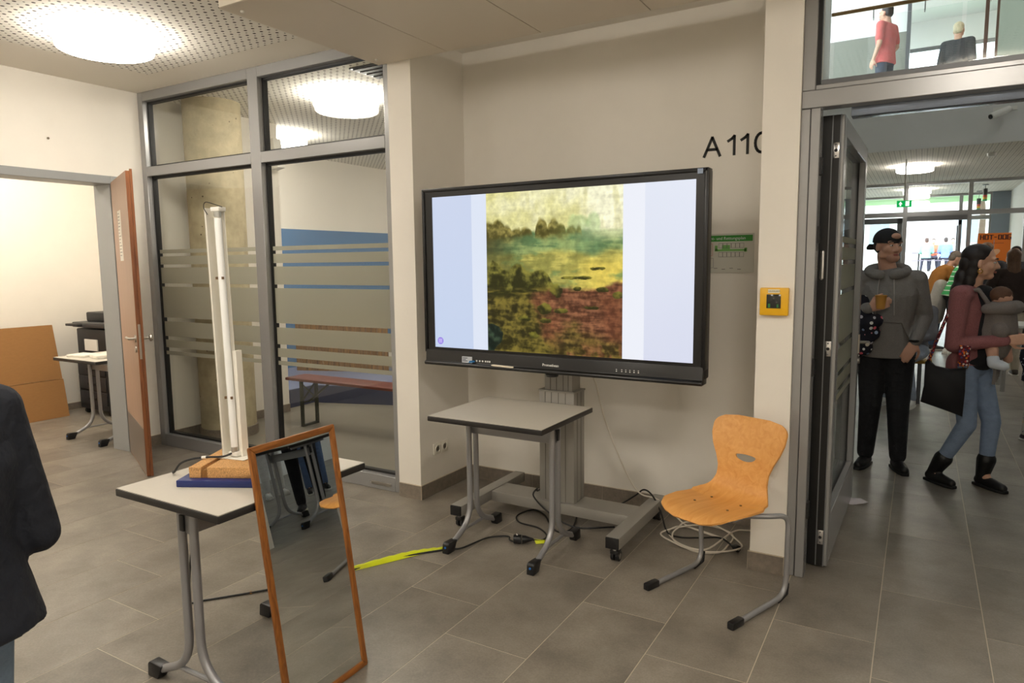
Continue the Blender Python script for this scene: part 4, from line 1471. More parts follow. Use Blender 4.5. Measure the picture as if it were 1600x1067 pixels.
MB().box(-.06, .06, -.05, .05, 0, .30).build('housing', WHITEM, sp, bevel=.006, xf=Matrix.Rotation(-.18, 4, 'Y') @ Matrix.Translation((.07, 0, 0)), local=True)
MB().box(-.05, .03, -.02, .02, .08, .2).build('bracket', WHITEM, sp, local=True)
# beer bench behind the glazing
bn = empty('beer_bench', (-4.6, 4.72, 0), label='red-brown folding beer bench with dark green metal legs behind the glass', cat='bench')
BR = wood('bench board red', (92, 38, 26), (124, 58, 42), 0, .45)
box_obj('seat_board', BR, -5.36, -3.16, 4.66, 4.92, .455, .482, bn, bevel=.004)
GM = mat('green leg metal', (30, 44, 30), .45, .3)
for x in (-5.17, -3.5):
    l = MB()
    for y in (4.69, 4.88):
        l.box(x - .015, x + .015, y - .012, y + .012, 0, .455)
    l.box(x - .015, x + .015, 4.69, 4.88, 0, .02)
    l.bar((x, 4.69, .25), (x, 4.88, .43), .012, .012).bar((x, 4.88, .25), (x, 4.69, .43), .012, .012).bar((x, 4.69, .24), (x, 4.88, .24), .012, .012)
    l.build('leg_frame', GM, bn)
    MB().bar((x + (.3 if x < -4.5 else -.3), 4.785, .45), (x, 4.785, .24), .012, .02).build('brace', GM, bn)

# ------------------------------------------------------------------ hall behind the double door
HZC = 7.0
GA = 11.0
GZ = 15.8
wall('wall_hall_left', (-1.40, -1.25, 4.30, GA, 0, HZC), (-3.2, -1.25, GA - .15, GA, 0, CZ), (-3.3, -3.2, GA, 19.2, 0, CZ), m=WALLH)
wall('wall_hall_right', (6.0, 6.2, 3.7, 19.2, 0, HZC), m=WALLH)
wall('wall_hall_front', (-1.4, 6.2, 3.66, 3.76, CZ + .12, HZC), (3.6, 6.2, 3.66, 3.8, 0, CZ + .12), m=WALLH)
struct(box_obj('ceiling_hall', WALLH, -1.4, 6.2, 3.66, 19.4, HZC, HZC + .1))
struct(box_obj('floor_gallery', WALLH, -3.2, 6.0, GA, 19.2, CZ + .003, 3.84))
struct(box_obj('ceiling_hall_low', PERF, -3.2, 6.0, GA + .01, 19.2, CZ, CZ + .003))
wall('wall_gallery_left', (-3.3, -3.2, GA, 19.2, CZ, HZC), (-3.3, -.42, 14.6, 14.75, 3.84, HZC), m=WALLH)
wall('wall_gallery_band', (-3.2, -.42, 14.588, 14.6, 3.84, 5.58), m=mat('grey dado paint', (128, 128, 118), .8))
wall('wall_gallery_back', (-3.3, -.55, 19.2, 19.4, CZ, HZC), (1.35, 6.2, 19.2, 19.4, CZ, HZC), (-.55, 1.35, 19.2, 19.4, CZ, 4.9), (-.55, 1.35, 19.2, 19.4, 6.42, HZC), m=WALLH)
wall('wall_gallery_right', (.98, 6.0, 16.0, 16.1, 3.84, HZC), m=mat('green grey wall', (176, 184, 170), .8))
wf = struct(MB().box(-.55, 1.35, 19.2, 19.26, 4.9, 4.98).box(-.55, 1.35, 19.2, 19.26, 6.34, 6.42).box(-.55, -.47, 19.2, 19.26, 4.9, 6.42).box(.36, .44, 19.2, 19.26, 4.9, 6.42).box(1.27, 1.35, 19.2, 19.26, 4.9, 6.42).build('window_3', FRAMED))
box_obj('pane', GLASS, -.5, 1.3, 19.22, 19.225, 4.95, 6.38, wf)
wall('trim_2', (-.42, -.36, 14.55, 14.8, 3.84, HZC), m=FRAMED)
# gallery balustrade
bal = struct(MB().box(-1.24, 6.0, GA + .02, GA + .06, 3.84, 3.90).build('trim_3', FRAMED))
for x0 in (-1.2, .35, 1.9, 3.45):
    box_obj('pane', glass_mat('balustrade glass', (.96, .985, .975), .06), x0, x0 + 1.5, GA + .03, GA + .042, 3.90, 4.86, bal)
MB().tube([(-1.24, GA - .05, 4.955), (6.0, GA - .05, 4.955)], .026, 12).build('handrail', wood('brass oak rail', (130, 92, 34), (168, 126, 58), 0, .35), bal, smooth=True)
for x in (-.72, -.12, .6, 1.3, 2.0, 3.0):
    MB().tube(fillet([(x, GA + .03, 4.82), (x, GA - .05, 4.82), (x, GA - .05, 4.94)], .03), .008, 8).build('rail_bracket', CHROME, bal, smooth=True)
wall('trim_4', (.60, .645, 12.0, 12.05, 3.84, HZC), (.735, .765, 12.0, 12.05, 3.84, HZC), m=mat('red brown post', (116, 78, 62), .5))
for x, y, z in ((1.0, 13.6, HZC), (2.4, 7.6, HZC), (1.0, 17.5, HZC)):
    ceiling_lamp((x, y, z), 'round ceiling lamp high over the hall and its gallery', 'lamps over the gallery', r=.23)
for x, y, lb in ((-.16, 12.9, 'round ceiling lamp under the gallery before the entrance glazing'), (-.15, 17.3, 'round ceiling lamp inside the glazed entrance porch'), (2.6, 12.9, 'round ceiling lamp under the gallery above the food counter')):
    ceiling_lamp((x, y, CZ), lb, r=.26, h=.10)

# entrance glazing, inner row (window_2) and porch
def glazing(name, Y, posts, zt, x0, x1, doors, panes_low=True, dp=.08):
    m = MB()
    for p in posts:
        m.box(p - .035, p + .035, Y, Y + dp, 0, CZ)
    for a, b in zip(posts, posts[1:]):
        m.box(a + .035, b - .035, Y, Y + dp, zt, zt + .09)
        m.box(a + .035, b - .035, Y, Y + dp, CZ - .05, CZ)
        if (a, b) not in doors:
            m.box(a + .035, b - .035, Y, Y + dp, 0, .09)
    o = struct(m.build(name, FRAME))
    for a, b in zip(posts, posts[1:]):
        box_obj('pane', GLASS, a + .03, b - .03, Y + .03, Y + .036, zt + .085, CZ - .045, o)
        if (a, b) not in doors:
            box_obj('pane', GLASS, a + .03, b - .03, Y + .03, Y + .036, .085, zt + .005, o)
    return o


P1 = [-2.9, -1.45, -.315, .745, 1.62]
g1 = glazing('window_2', GZ, P1, 2.39, 0, 0, [(-.315, .745)])
box_obj('door_rail', FRAMED, -.28, .71, GZ - .03, GZ + .05, 2.30, 2.39, g1)
P2 = [-3.0, -1.6, -.40, .72, 1.30]
g2 = glazing('window_4', 19.0, P2, 2.44, 0, 0, [(-.40, .72)], dp=.09)
wall('wall_porch_right', (1.64, 1.78, 15.8, 19.2, 0, CZ), m=WALLH)
wall('wall_entrance', (1.66, 6.0, 15.8, 15.95, 0, CZ), m=WALLH)
wall('trim_5', (1.30, 1.64, 18.95, 19.1, 0, CZ), m=mat('porch panel', (118, 130, 142), .4))
# a swung porch door leaf beside the fixed pane
dl = struct(MB().box(.66, .72, 18.05, 18.98, .01, .12).box(.66, .72, 18.05, 18.98, 2.30, 2.40).box(.66, .72, 18.05, 18.14, .01, 2.4).box(.66, .72, 18.90, 18.98, .01, 2.4).build('door_3', FRAMED))
box_obj('pane', GLASS, .685, .692, 18.12, 18.92, .10, 2.32, dl)
dl = struct(MB().box(-1.12, -.36, GZ + .10, GZ + .16, .01, .12).box(-1.12, -.36, GZ + .10, GZ + .16, 2.27, 2.37).box(-1.12, -1.03, GZ + .10, GZ + .16, .01, 2.37).box(-.45, -.36, GZ + .10, GZ + .16, .01, 2.37).build('door_4', FRAMED))
box_obj('pane', GLASS, -1.05, -.43, GZ + .125, GZ + .131, .10, 2.28, dl)

es = empty('exit_sign', (-.26, 12.0, 2.34), label='green lit emergency exit sign hanging before the entrance glazing', cat='sign')
box_obj('sign_body', emit_mat('exit green', lin((20, 170, 80)), .9), -.36, -.165, 11.985, 12.015, 2.342, 2.438, es)
EW = emit_mat('exit white', (.85, 1., .9), 1.2)
MB().prism([(-.335, 2.385), (-.31, 2.425), (-.285, 2.385), (-.30, 2.385), (-.30, 2.358), (-.32, 2.358), (-.32, 2.385)], 0, .003, Matrix(((1, 0, 0, 0), (0, 0, -1, 11.985), (0, 1, 0, 0), (0, 0, 0, 1)))).build('arrow_mark', EW, es)
MB().box(-.245, -.195, 11.982, 11.985, 2.356, 2.426).build('door_mark', EW, es)
MB().cyl((-.262, 12, 2.438), (-.262, 12, CZ), .012, 10).build('hanger', WHITEM, es)

for (x, y, z0, z1, lb) in ((1.04, 17.0, 2.70, 3.03, 'hanging traffic light tube with red, amber and green bands near the porch ceiling'), (1.03, 18.6, 2.62, 3.03, 'second traffic light tube hanging deeper in the porch by the outer glazing')):
    t = empty('traffic_light_pendant', (x, y, z0), label=lb, cat='pendant')
    hgt = z1 - z0
    MB().lathe([(.06, CZ - .004), (.05, CZ - .02), (.008, CZ - .022)], (x, y, 0), 16).build('canopy', FRAMED, t, smooth=True)
    MB().cyl((x, y, z0 + .2), (x, y, CZ), .006, 8).build('cord', FRAMED, t)
    MB().cyl((x, y, z0 + .13), (x, y, z0 + .255), .040, 16).build('dark_tube', mat('pendant dark', (50, 52, 54), .4), t, smooth=True)
    for k, (nm, c) in enumerate((('green_lens', (40, 150, 80)), ('amber_lens', (236, 180, 40)), ('red_lens', (216, 70, 50)))):
        MB().cyl((x, y, z0 + .005 + .042 * k), (x, y, z0 + .043 + .042 * k), .038, 16).build(nm, mat(nm, c, .35), t, smooth=True)

sc = empty('security_camera', (.74, GA - .02, 3.37), label='small white tube security camera on the gallery front over the door', cat='camera')
MB().box(.70, .95, GA - .02, GA, 3.43, 3.48).build('mount_plate', WHITEM, sc)
MB().cyl((.80, GA - .02, 3.44), (.78, GA - .10, 3.40), .02, 10).build('arm', WHITEM, sc, smooth=True)
MB().cyl((.86, GA - .12, 3.43), (.66, GA - .28, 3.33), .042, 16).build('housing', WHITEM, sc, smooth=True)
MB().cyl((.66, GA - .28, 3.33), (.655, GA - .284, 3.3275), .030, 16).build('lens', BLACK, sc, smooth=True)

sd_ = MB().lathe([(.055, 0), (.055, -.03), (.04, -.05), (.001, -.05)], (.78, 12.0, CZ), 20).build('smoke_detector', WHITEM, smooth=True)
tag(sd_, 'small round white smoke detector on the ceiling under the gallery', 'smoke detector')

# food counter with the orange poster
ct = empty('counter_table', (1.5, 14.2, 0), label='long white topped food counter under the orange poster', cat='table')
box_obj('counter_top', mat('counter white', (206, 206, 200), .5), .55, 3.2, 13.95, 14.65, .73, .765, ct, bevel=.004)
for x in (.7, 3.05):
    for y in (14.02, 14.58):
        MB().cyl((x, y, 0), (x, y, .73), .022, 12).build('leg', TUBE, ct, smooth=True)
po = empty('poster', (1.15, 15.4, 1.2), label='orange hot dog poster with dark block lettering over the counter', cat='poster')
ox0, ox1, oz0, oz1, oy = .872, 1.372, 1.18, 2.02, 15.35
box_obj('sheet', mat('poster orange', (228, 122, 36), .7), ox0, ox1, oy, oy + .006, oz0, oz1, po)
DI = mat('poster ink', (70, 30, 34), .7)
BL = {'H': [(0, 0, 0, 1), (1, 0, 1, 1), (0, .5, 1, .5)], 'O': [(0, 0, 0, 1), (1, 0, 1, 1), (0, 0, 1, 0), (0, 1, 1, 1)], 'T': [(.5, 0, .5, 1), (0, 1, 1, 1)],
      '-': [(.2, .5, .8, .5)], 'D': [(.15, 0, .15, 1), (1, .1, 1, .9), (.15, 0, .9, 0), (.15, 1, .9, 1)], 'G': [(0, 0, 0, 1), (0, 1, 1, 1), (0, 0, 1, 0), (1, 0, 1, .45), (.5, .45, 1, .45)]}
xx = ox0 + .040
for ch_ in 'HOT-DOG':
    wl_, hl2, t_ = (.032 if ch_ == '-' else .046), .075, .0095
    g = MB()
    for x0_, y0_, x1_, y1_ in BL[ch_]:
        g.box(xx + x0_ * wl_ - t_, xx + x1_ * wl_ + t_, oy - .003, oy, oz1 - .112 + y0_ * hl2 - t_ * .7, oz1 - .112 + y1_ * hl2 + t_ * .7)
    g.build('letter', DI, po)
    xx += wl_ + .024
k = MB()
for i in range(9):
    k.box(ox0 + .13 + i * .03, ox0 + .15 + i * .03, oy - .002, oy, oz1 - .19, oz1 - .175)
k.build('small_print', mat('poster small ink', (170, 84, 34), .7), po)
MB().ball((1.12, oy - .002, 1.66), (.11, .006, .055), Matrix.Rotation(-.5, 3, 'Y'), 16, 8).build('hot_dog_drawing', mat('sausage tint', (226, 178, 140), .7), po, smooth=True)
for q_ in ((1.185, 1.20, 1.33, 1.39), (1.215, 1.23, 1.34, 1.385), (1.245, 1.26, 1.33, 1.38)):
    MB().box(q_[0], q_[1], oy - .002, oy, q_[2], q_[3]).build('ink_mark', DI, po)
MB().cyl((1.12, oy + .01, 0), (1.12, oy + .01, 1.9), .012, 8).build('pole', TUBE, po)
MB().box(.95, 1.30, oy - .12, oy + .14, 0, .012).build('pole_foot', FRAMED, po)
ht_ = empty('hall_table', (1.35, 10.1, 0), label='white topped table on chrome legs behind the child in the hall', cat='table')
box_obj('table_board', MATS['counter white'], .80, 2.0, 9.8, 10.5, .765, .795, ht_, bevel=.004)
for x in (.90, 1.9):
    for y in (9.9, 10.4):
        MB().cyl((x, y, 0), (x, y, .765), .024, 12).build('leg', CHROME, ht_, smooth=True)
# bench with the seated visitor behind the man with the cap
hb = empty('hall_bench', (-.5, 8.74, 0), label='yellow-brown wooden bench with dark legs in the hall', cat='bench')
box_obj('seat_board', wood('hall bench board', (168, 124, 40), (196, 152, 62), 0, .4), -1.1, .10, 8.62, 8.92, .445, .475, hb, bevel=.004)
for x in (-1.0, .04):
    for y in (8.66, 8.88):
        box_obj('leg', FRAMED, x - .02, x + .02, y - .02, y + .02, 0, .445, hb)

# ------------------------------------------------------------------ outdoors beyond the porch
PAVE = mat('pale paving', (196, 194, 188), .8, var=.05, scale=3)
gr = struct(MB().add([(-14, 19.4, -.05), (16, 19.4, -.05), (16, 21, 0), (-14, 21, 0), (-14, 26, 1.0), (16, 26, 1.0), (16, 60, 1.1), (-14, 60, 1.1)],
                     [(0, 1, 2, 3), (3, 2, 5, 4), (4, 5, 6, 7)]).build('ground_yard', PAVE))
hs_ = empty('house', (-2, 44, 1), label='pale plastered house across the yard beyond the entrance doors', cat='building')
box_obj('wall', mat('house plaster', (226, 224, 216), .8), -13, 5.0, 44, 50, 1.0, 6.6, hs_)
for x in (-9.5, -6.3, -4.2, -2.1, 2.0):
    for z in (2.3, 4.7):
        wq = box_obj('window', mat('house window frame', (190, 192, 192), .5), x - .55, x + .55, 43.95, 44, z, z + 1.5, hs_)
        box_obj('pane', mat('house glass', (150, 160, 168), .2), x - .48, x + .48, 43.93, 43.96, z + .07, z + 1.43, wq)
MB().prism([(-13.4, 6.6), (5.4, 6.6), (5.4, 6.8), (-4, 8.6), (-13.4, 6.8)], 43.5, 50.5, Matrix(((1, 0, 0, 0), (0, 0, 1, 0), (0, 1, 0, 0), (0, 0, 0, 1)))).build('roof', mat('house roof', (140, 92, 78), .8), hs_)
grn = struct(box_obj('trim_6', mat('porch soffit green', (150, 196, 132), .7), -6, 6, 19.3, 21.6, 3.02, 3.3))
for x in (-5.5, 5.5):
    box_obj('post', FRAMED, x - .06, x + .06, 21.3, 21.42, 0, 3.02, grn)
LEAF = mat('leaf green', (116, 150, 62), .7, var=.3, scale=2)


def tree(loc, h, r, label, n=900):
    e = empty('tree', loc, label=label, cat='tree', group='trees across the yard')
    x, y, z = loc
    tr = MB().tube([(x, y, z), (x + .1, y, z + h * .3), (x - .05, y, z + h * .55), (x + .05, y, z + h * .8)], [.16, .12, .09, .04], 10, smooth=4)
    for a in (0.3, 1.9, 3.3, 4.7):
        tr.tube([(x, y, z + h * .4), (x + math.cos(a) * r * .4, y + math.sin(a) * r * .4, z + h * .6), (x + math.cos(a) * r * .7, y + math.sin(a) * r * .7, z + h * .75)], [.06, .04, .02], 8, smooth=3)
    tr.build('trunk', mat('bark', (92, 76, 60), .9), e, smooth=True)
    f = MB()
    for k in range(n):
        v = Vector((random.gauss(0, 1), random.gauss(0, 1), random.gauss(0, 1))).normalized() * r * random.uniform(.45, 1) ** .6
        c0 = Vector((x, y, z + h * .68)) + Vector((v.x, v.y, v.z * .8))
        u_ = Vector((random.gauss(0, 1), random.gauss(0, 1), random.gauss(0, 1))).normalized()
        w_ = u_.orthogonal().normalized()
        s_ = random.uniform(.12, .22)
        f.add([c0, c0 + (u_ + w_ * .5) * s_, c0 + u_ * s_ * 1.8, c0 + (u_ - w_ * .5) * s_], [(0, 1, 2, 3)])
    o = f.build('foliage', LEAF, e)
    o['kind'] = 'stuff'


random.seed(5)
tree((2.2, 38, 1.05), 7.5, 2.4, 'leafy green tree in front of the pale house')
tree((4.6, 31, 1.05), 6.5, 2.4, 'leafy green tree standing right of the yard tables')
tree((9.5, 40, 1.05), 9.0, 3.6, 'tall green tree behind the yard tables')
bt_ = empty('beer_table', (.6, 33, 1.03), label='dark beer table with seated visitors out in the yard', cat='table')
box_obj('table_board', mat('yard board', (92, 84, 96), .6), -.35, 1.7, 32.7, 33.4, 1.77, 1.81, bt_)
for x in (-.1, 1.45):
    MB().box(x - .03, x + .03, 32.8, 32.86, 1.03, 1.77).box(x - .03, x + .03, 33.24, 33.3, 1.03, 1.77).build('leg_frame', BLACK, bt_)
for y, lb in ((32.25, 'yard bench on the porch side of the beer table'), (33.85, 'yard bench on the far side of the beer table')):
    q = empty('yard_bench', (.6, y, 1.03), label=lb, cat='bench')
    box_obj('seat_board', MATS['yard board'], -.35, 1.7, y - .13, y + .13, 1.46, 1.50, q)
    for x in (-.1, 1.45):
        box_obj('leg_frame', BLACK, x - .03, x + .03, y - .1, y + .1, 1.03, 1.46, q)

# ------------------------------------------------------------------ people
def V3(*a):
    return Vector(a)


SKIN = mat('skin', (206, 158, 132), .55, var=.04, scale=20)
EYEW = mat('eye white', (226, 220, 214), .3)
IRIS = mat('iris', (50, 36, 28), .25)
LIPS = mat('lips', (176, 104, 94), .5)

STAND = dict(pelvis=V3(0, 0, .95), waist=V3(0, 0, 1.10), chest=V3(0, .0, 1.30), neck=V3(0, -.015, 1.475), head=V3(0, .02, 1.635),
             shR=V3(.185, -.01, 1.425), elR=V3(.235, -.03, 1.135), wrR=V3(.245, .05, .90),
             shL=V3(-.185, -.01, 1.425), elL=V3(-.235, -.03, 1.135), wrL=V3(-.245, .05, .90),
             hipR=V3(.09, 0, .92), knR=V3(.095, .02, .50), anR=V3(.10, -.02, .085),
             hipL=V3(-.09, 0, .92), knL=V3(-.095, .02, .50), anL=V3(-.10, -.02, .085),
             face=V3(0, 1, 0), toeR=V3(.12, 1, 0), toeL=V3(-.12, 1, 0))


def hframe(f, upv=V3(0, 0, 1)):
    f = f.normalized()
    r = f.cross(upv).normalized()
    u = r.cross(f)
    return Matrix(((r.x, f.x, u.x), (r.y, f.y, u.y), (r.z, f.z, u.z)))


def head_shapes(mb, c, R, k=1.):
    P = lambda x, y, z: c + R @ V3(x, y, z) * k
    B = lambda x, y, z, a, b, d: mb.ball(P(x, y, z), (a * k, b * k, d * k), R, 16, 12)
    B(0, -.012, .035, .075, .095, .083)
    B(0, .030, -.030, .060, .060, .082)
    B(0, .052, -.092, .036, .036, .028)
    for s in (-1, 1):
        B(s * .030, .074, .026, .030, .018, .011)
        B(s * .040, .050, -.025, .028, .034, .030)
        B(s * .046, .012, -.065, .024, .040, .032)
        B(s * .076, -.006, -.012, .010, .020, .032)
        mb.ball(P(s * .012, .098, -.034), .0098 * k)
    mb.cap(P(0, .086, .012), P(0, .108, -.030), .0085 * k, .0125 * k)


def hand_shapes(mb, w, d, n, thumb, curl=.5, k=1.):
    """palm, four bent fingers of unequal length and a thumb; d along the hand, n palm normal, thumb = side of the thumb"""
    d = d.normalized()
    n = (n - d * n.dot(d)).normalized()
    s = d.cross(n) * thumb
    fl = (.068, .078, .072, .056)
    for i in range(4):
        o = (1.5 - i) * .0195 * k
        a = w + s * o * .75 + d * .015 * k
        b = w + s * o + d * (.088 - .004 * abs(i - 1)) * k
        mb.cap(a, b, .0135 * k, .0115 * k, 8)
        p, dr = b, d
        for j, (q, r) in enumerate(((.45, .0092), (.30, .0085), (.25, .0075))):
            ang = curl * (1.0 + .25 * j)
            dr = (dr * math.cos(ang) + n * math.sin(ang)).normalized()
            nn = (n - dr * n.dot(dr))
            n2 = nn.normalized() if nn.length > .05 else -d
            e = p + dr * fl[i] * q * k
            mb.cap(p, e, r * k * 1.05, r * k, 8)
            p = e
            n_ = n2
    t0 = w + s * .026 * k + d * .022 * k
    t1 = t0 + (s * .72 + d * .55 + n * .35).normalized() * .040 * k
    t2 = t1 + (s * .25 + d * .75 + n * .6 * (.4 + curl)).normalized() * .034 * k
    t3 = t2 + (d * .8 + n * .6 * (.4 + curl)).normalized() * .026 * k
    mb.chain([(t0, .014 * k), (t1, .0115 * k), (t2, .010 * k), (t3, .008 * k)], 8)


def limb_hand(mb, J, sd, curl, k):
    d = (J['wr' + sd] - J['el' + sd]).normalized()
    if 'hd' + sd in J: d = J['hd' + sd].normalized()
    n = J.get('hn' + sd, V3(-1 if sd == 'R' else 1, 0, 0))
    # thumb side: cross(d, n) * sign points forward for a hanging hand
    hand_shapes(mb, J['wr' + sd], d, n, J.get('ht' + sd, 1 if sd == 'L' else -1), J.get('hc' + sd, curl), k)


def torso(mb, J, g, k, hem=None, w=1.):
    xd = (J['shR'] - J['shL']).normalized()
    pts = [J['pelvis'], J['waist'], J['chest'], (J['shR'] + J['shL']) / 2 + (J['neck'] - J['chest']).normalized() * -.01, J['neck']]
    rx = [.158 * w, .142 * w, .168 * w, .150 * w, .062]
    ry = [.112 * w, .102 * w, .118 * w, .085 * w, .062]
    if hem is not None:
        d0 = (pts[0] - pts[1]).normalized()
        pts = [pts[0] + d0 * hem * k] + pts
        rx = [.170 * w] + rx
        ry = [.122 * w] + ry
    rs = []
    sp = spline([p.copy() for p in pts], 4)
    m_ = len(sp)
    for i, p in enumerate(sp):
        t = i / 4
        a = min(int(t), len(rx) - 2)
        f = t - a
        X, Y = (rx[a] + (rx[a + 1] - rx[a]) * f + g) * k, (ry[a] + (ry[a + 1] - ry[a]) * f + g) * k
        tg = (sp[min(i + 1, m_ - 1)] - sp[max(i - 1, 0)]).normalized()
        x_ = (xd - tg * xd.dot(tg)).normalized()
        y_ = tg.cross(x_)
        rs.append([p + x_ * X * math.cos(q * PI / 10) + y_ * Y * math.sin(q * PI / 10) for q in range(20)])
    mb.rings(rs)
    mb.cap(J['shL'], J['shR'], (.058 + g) * k, (.058 + g) * k)


def person(label, loc, rz, H=1.75, J=None, top=(90, 90, 95), sleeve='long', pants=(40, 44, 60), shoe=(40, 38, 38), hair=(50, 36, 26),
           hstyle='short', skin=None, voxel=.014, topm=None, pantm=None, hem=.06, group=None, w=1., face=False, slim=1., shoetype='shoe', sole=(210, 206, 198), curl=.35, nohands=False, topname='top', trousername='trousers'):
    k = H / 1.75
    j = dict(STAND)
    if J: j.update(J)
    j = {a: (b * k if isinstance(b, Vector) and a not in ('face', 'toeR', 'toeL') and a[:2] not in ('hn', 'hd') else b) for a, b in j.items()}
    sk = SKIN if skin is None else mat('skin %d %d %d' % skin, skin, .55, var=.04, scale=20)
    b = MB()
    torso(b, j, -.012, k, w=w)
    R = hframe(j['face'])
    head_shapes(b, j['head'], R, k)
    b.cap(j['neck'], j['head'] + R @ V3(0, -.022, -.07) * k, .060 * k, .054 * k)
    for s in 'RL':
        b.chain([(j['sh' + s], .050 * k), (j['el' + s], .040 * k), (j['wr' + s], .027 * k)])
        if not nohands: limb_hand(b, j, s, curl, k)
        b.chain([(j['hip' + s], .082 * k * slim), (j['kn' + s], .052 * k * slim), (j['an' + s], .037 * k)])
        t = j['toe' + s].normalized()
        b.chain([(j['an' + s] + V3(0, 0, -.02 * k), .036 * k), (j['an' + s] + t * .10 * k + V3(0, 0, -.048 * k), .026 * k)])
    root = organic(b, 'person', sk, None, voxel, 4)
    root.location = loc
    root.rotation_euler.z = rz
    tag(root, label, 'person', group)
    WOFF[root.name] = Vector(loc)
    # trousers
    p = MB()
    p.ball(j['pelvis'] + V3(0, 0, -.01 * k), (.165 * w * k, .122 * w * k, .12 * k), None, 16, 10)
    for s in 'RL':
        p.chain([(j['hip' + s], .098 * k * slim), (j['kn' + s], .068 * k * slim), (j['an' + s].lerp(j['kn' + s], .27) if shoetype == 'boot' else j['an' + s] + V3(0, 0, .02 * k), .052 * k * slim)])
    organic(p, trousername, pantm or mat('cloth %d %d %d' % pants, pants, .85, var=.12, scale=14, bump=.6, bscale=13, bdist=.03, stretch=(1, 1, 1.6)), root, voxel)
    # upper garment
    u = MB()
    torso(u, j, .012, k, hem, w)
    for s in 'RL':
        if sleeve == 'long':
            u.chain([(j['sh' + s], .068 * k), (j['el' + s], .056 * k), (j['wr' + s].lerp(j['el' + s], .05), .041 * k)])
        elif sleeve == 'short':
            u.cap(j['sh' + s], j['sh' + s].lerp(j['el' + s], .72), .070 * k, .062 * k)
    organic(u, topname, topm or mat('cloth %d %d %d' % top, top, .85, var=.10, scale=14, bump=.6, bscale=11, bdist=.03), root, voxel)
    # shoes
    sm = mat('shoe %d %d %d' % shoe, shoe, .45)
    for s in 'RL':
        q = MB()
        t = j['toe' + s].normalized()
        a = j['an' + s]
        z0 = a.z - .085 * k
        g0 = V3(a.x, a.y, z0)
        q.chain([(g0 - t * .035 * k + V3(0, 0, .045 * k), .040 * k), (g0 + t * .06 * k + V3(0, 0, .043 * k), .040 * k), (g0 + t * .15 * k + V3(0, 0, .034 * k), .032 * k)])
        q.cap(g0 - t * .02 * k + V3(0, 0, .06 * k), a + (j['kn' + s] - a).normalized() * ((.12 if shoetype == 'boot' else .0) * k), .042 * k, (.064 if shoetype == 'boot' else .044) * k)
        so_ = organic(q, 'boot' if shoetype == 'boot' else 'shoe', sm, root, min(voxel, .010), 5)
        r_ = t.cross(V3(0, 0, 1))
        sl = MB().prism([tuple((V3(x * r_.x, x * r_.y, 0) + t * y)[:2]) for x, y in ((-.036, -.07), (.036, -.07), (.042, .05), (.040, .13), (.022, .182), (-.022, .182), (-.040, .13), (-.042, .05))], 0, .022 * k)
        sl.v = [(x * k + g0.x, y * k + g0.y, z + g0.z) for x, y, z in sl.v]
        sl.build('sole', mat('sole %d %d %d' % sole, sole, .7), so_, local=True, bevel=.004)
    # hair
    hm = mat('hair %d %d %d' % hair, hair, .55, var=.35, scale=60, stretch=(1, 1, .2))
    if hstyle:
        h_ = MB()
        c = j['head']
        P = lambda x, y, z: c + R @ V3(x, y, z) * k
        B = lambda x, y, z, a, b_, d: h_.ball(P(x, y, z), (a * k, b_ * k, d * k), R, 16, 12)
        B(0, -.024, .050, .081, .094, .082)
        B(0, -.052, .000, .074, .062, .075)
        if hstyle in ('long', 'bob', 'pony'):
            B(0, -.030, .045, .086, .098, .086)
            n_ = {'long': 5, 'bob': 2, 'pony': 1}[hstyle]
            for i in range(n_):
                B(0, -.060 - .008 * i, -.02 - .062 * i, .080 - .004 * i, .048 - .002 * i, .06)
                for s in (-1, 1):
                    B(s * .062, -.035 - .010 * i, -.015 - .06 * i, .022, .040, .055)
        organic(h_, 'hair', hm, root, min(voxel, .010), 5)
    if face:
        c = j['head']
        P = lambda x, y, z: c + R @ V3(x, y, z) * k
        for s in (-1, 1):
            e = MB().ball(P(s * .031, .079, .003), (.0135 * k, .010 * k, .0065 * k), R).build('eye', EYEW, root, smooth=True, local=True)
            MB().ball(P(s * .030, .0865, .003), (.0058 * k, .004 * k, .0058 * k), R).build('iris', IRIS, e, smooth=True, local=True)
            MB().tube([P(s * .012, .095, .026), P(s * .032, .093, .031), P(s * .052, .078, .026)], .0042 * k, 6, smooth=3).build('eyebrow', hm, root, smooth=True, local=True)
        MB().ball(P(0, .0905, -.060), (.022 * k, .009 * k, .0045 * k), R).ball(P(0, .0905, -.067), (.019 * k, .009 * k, .0045 * k), R).build('lips', LIPS, root, smooth=True, local=True)
    return root, j, R, k


def knit(name, col, var=.2, sc=320):
    return mat(name, col, .95, var=var, scale=sc, bump=.6, bscale=11, bdist=.03)


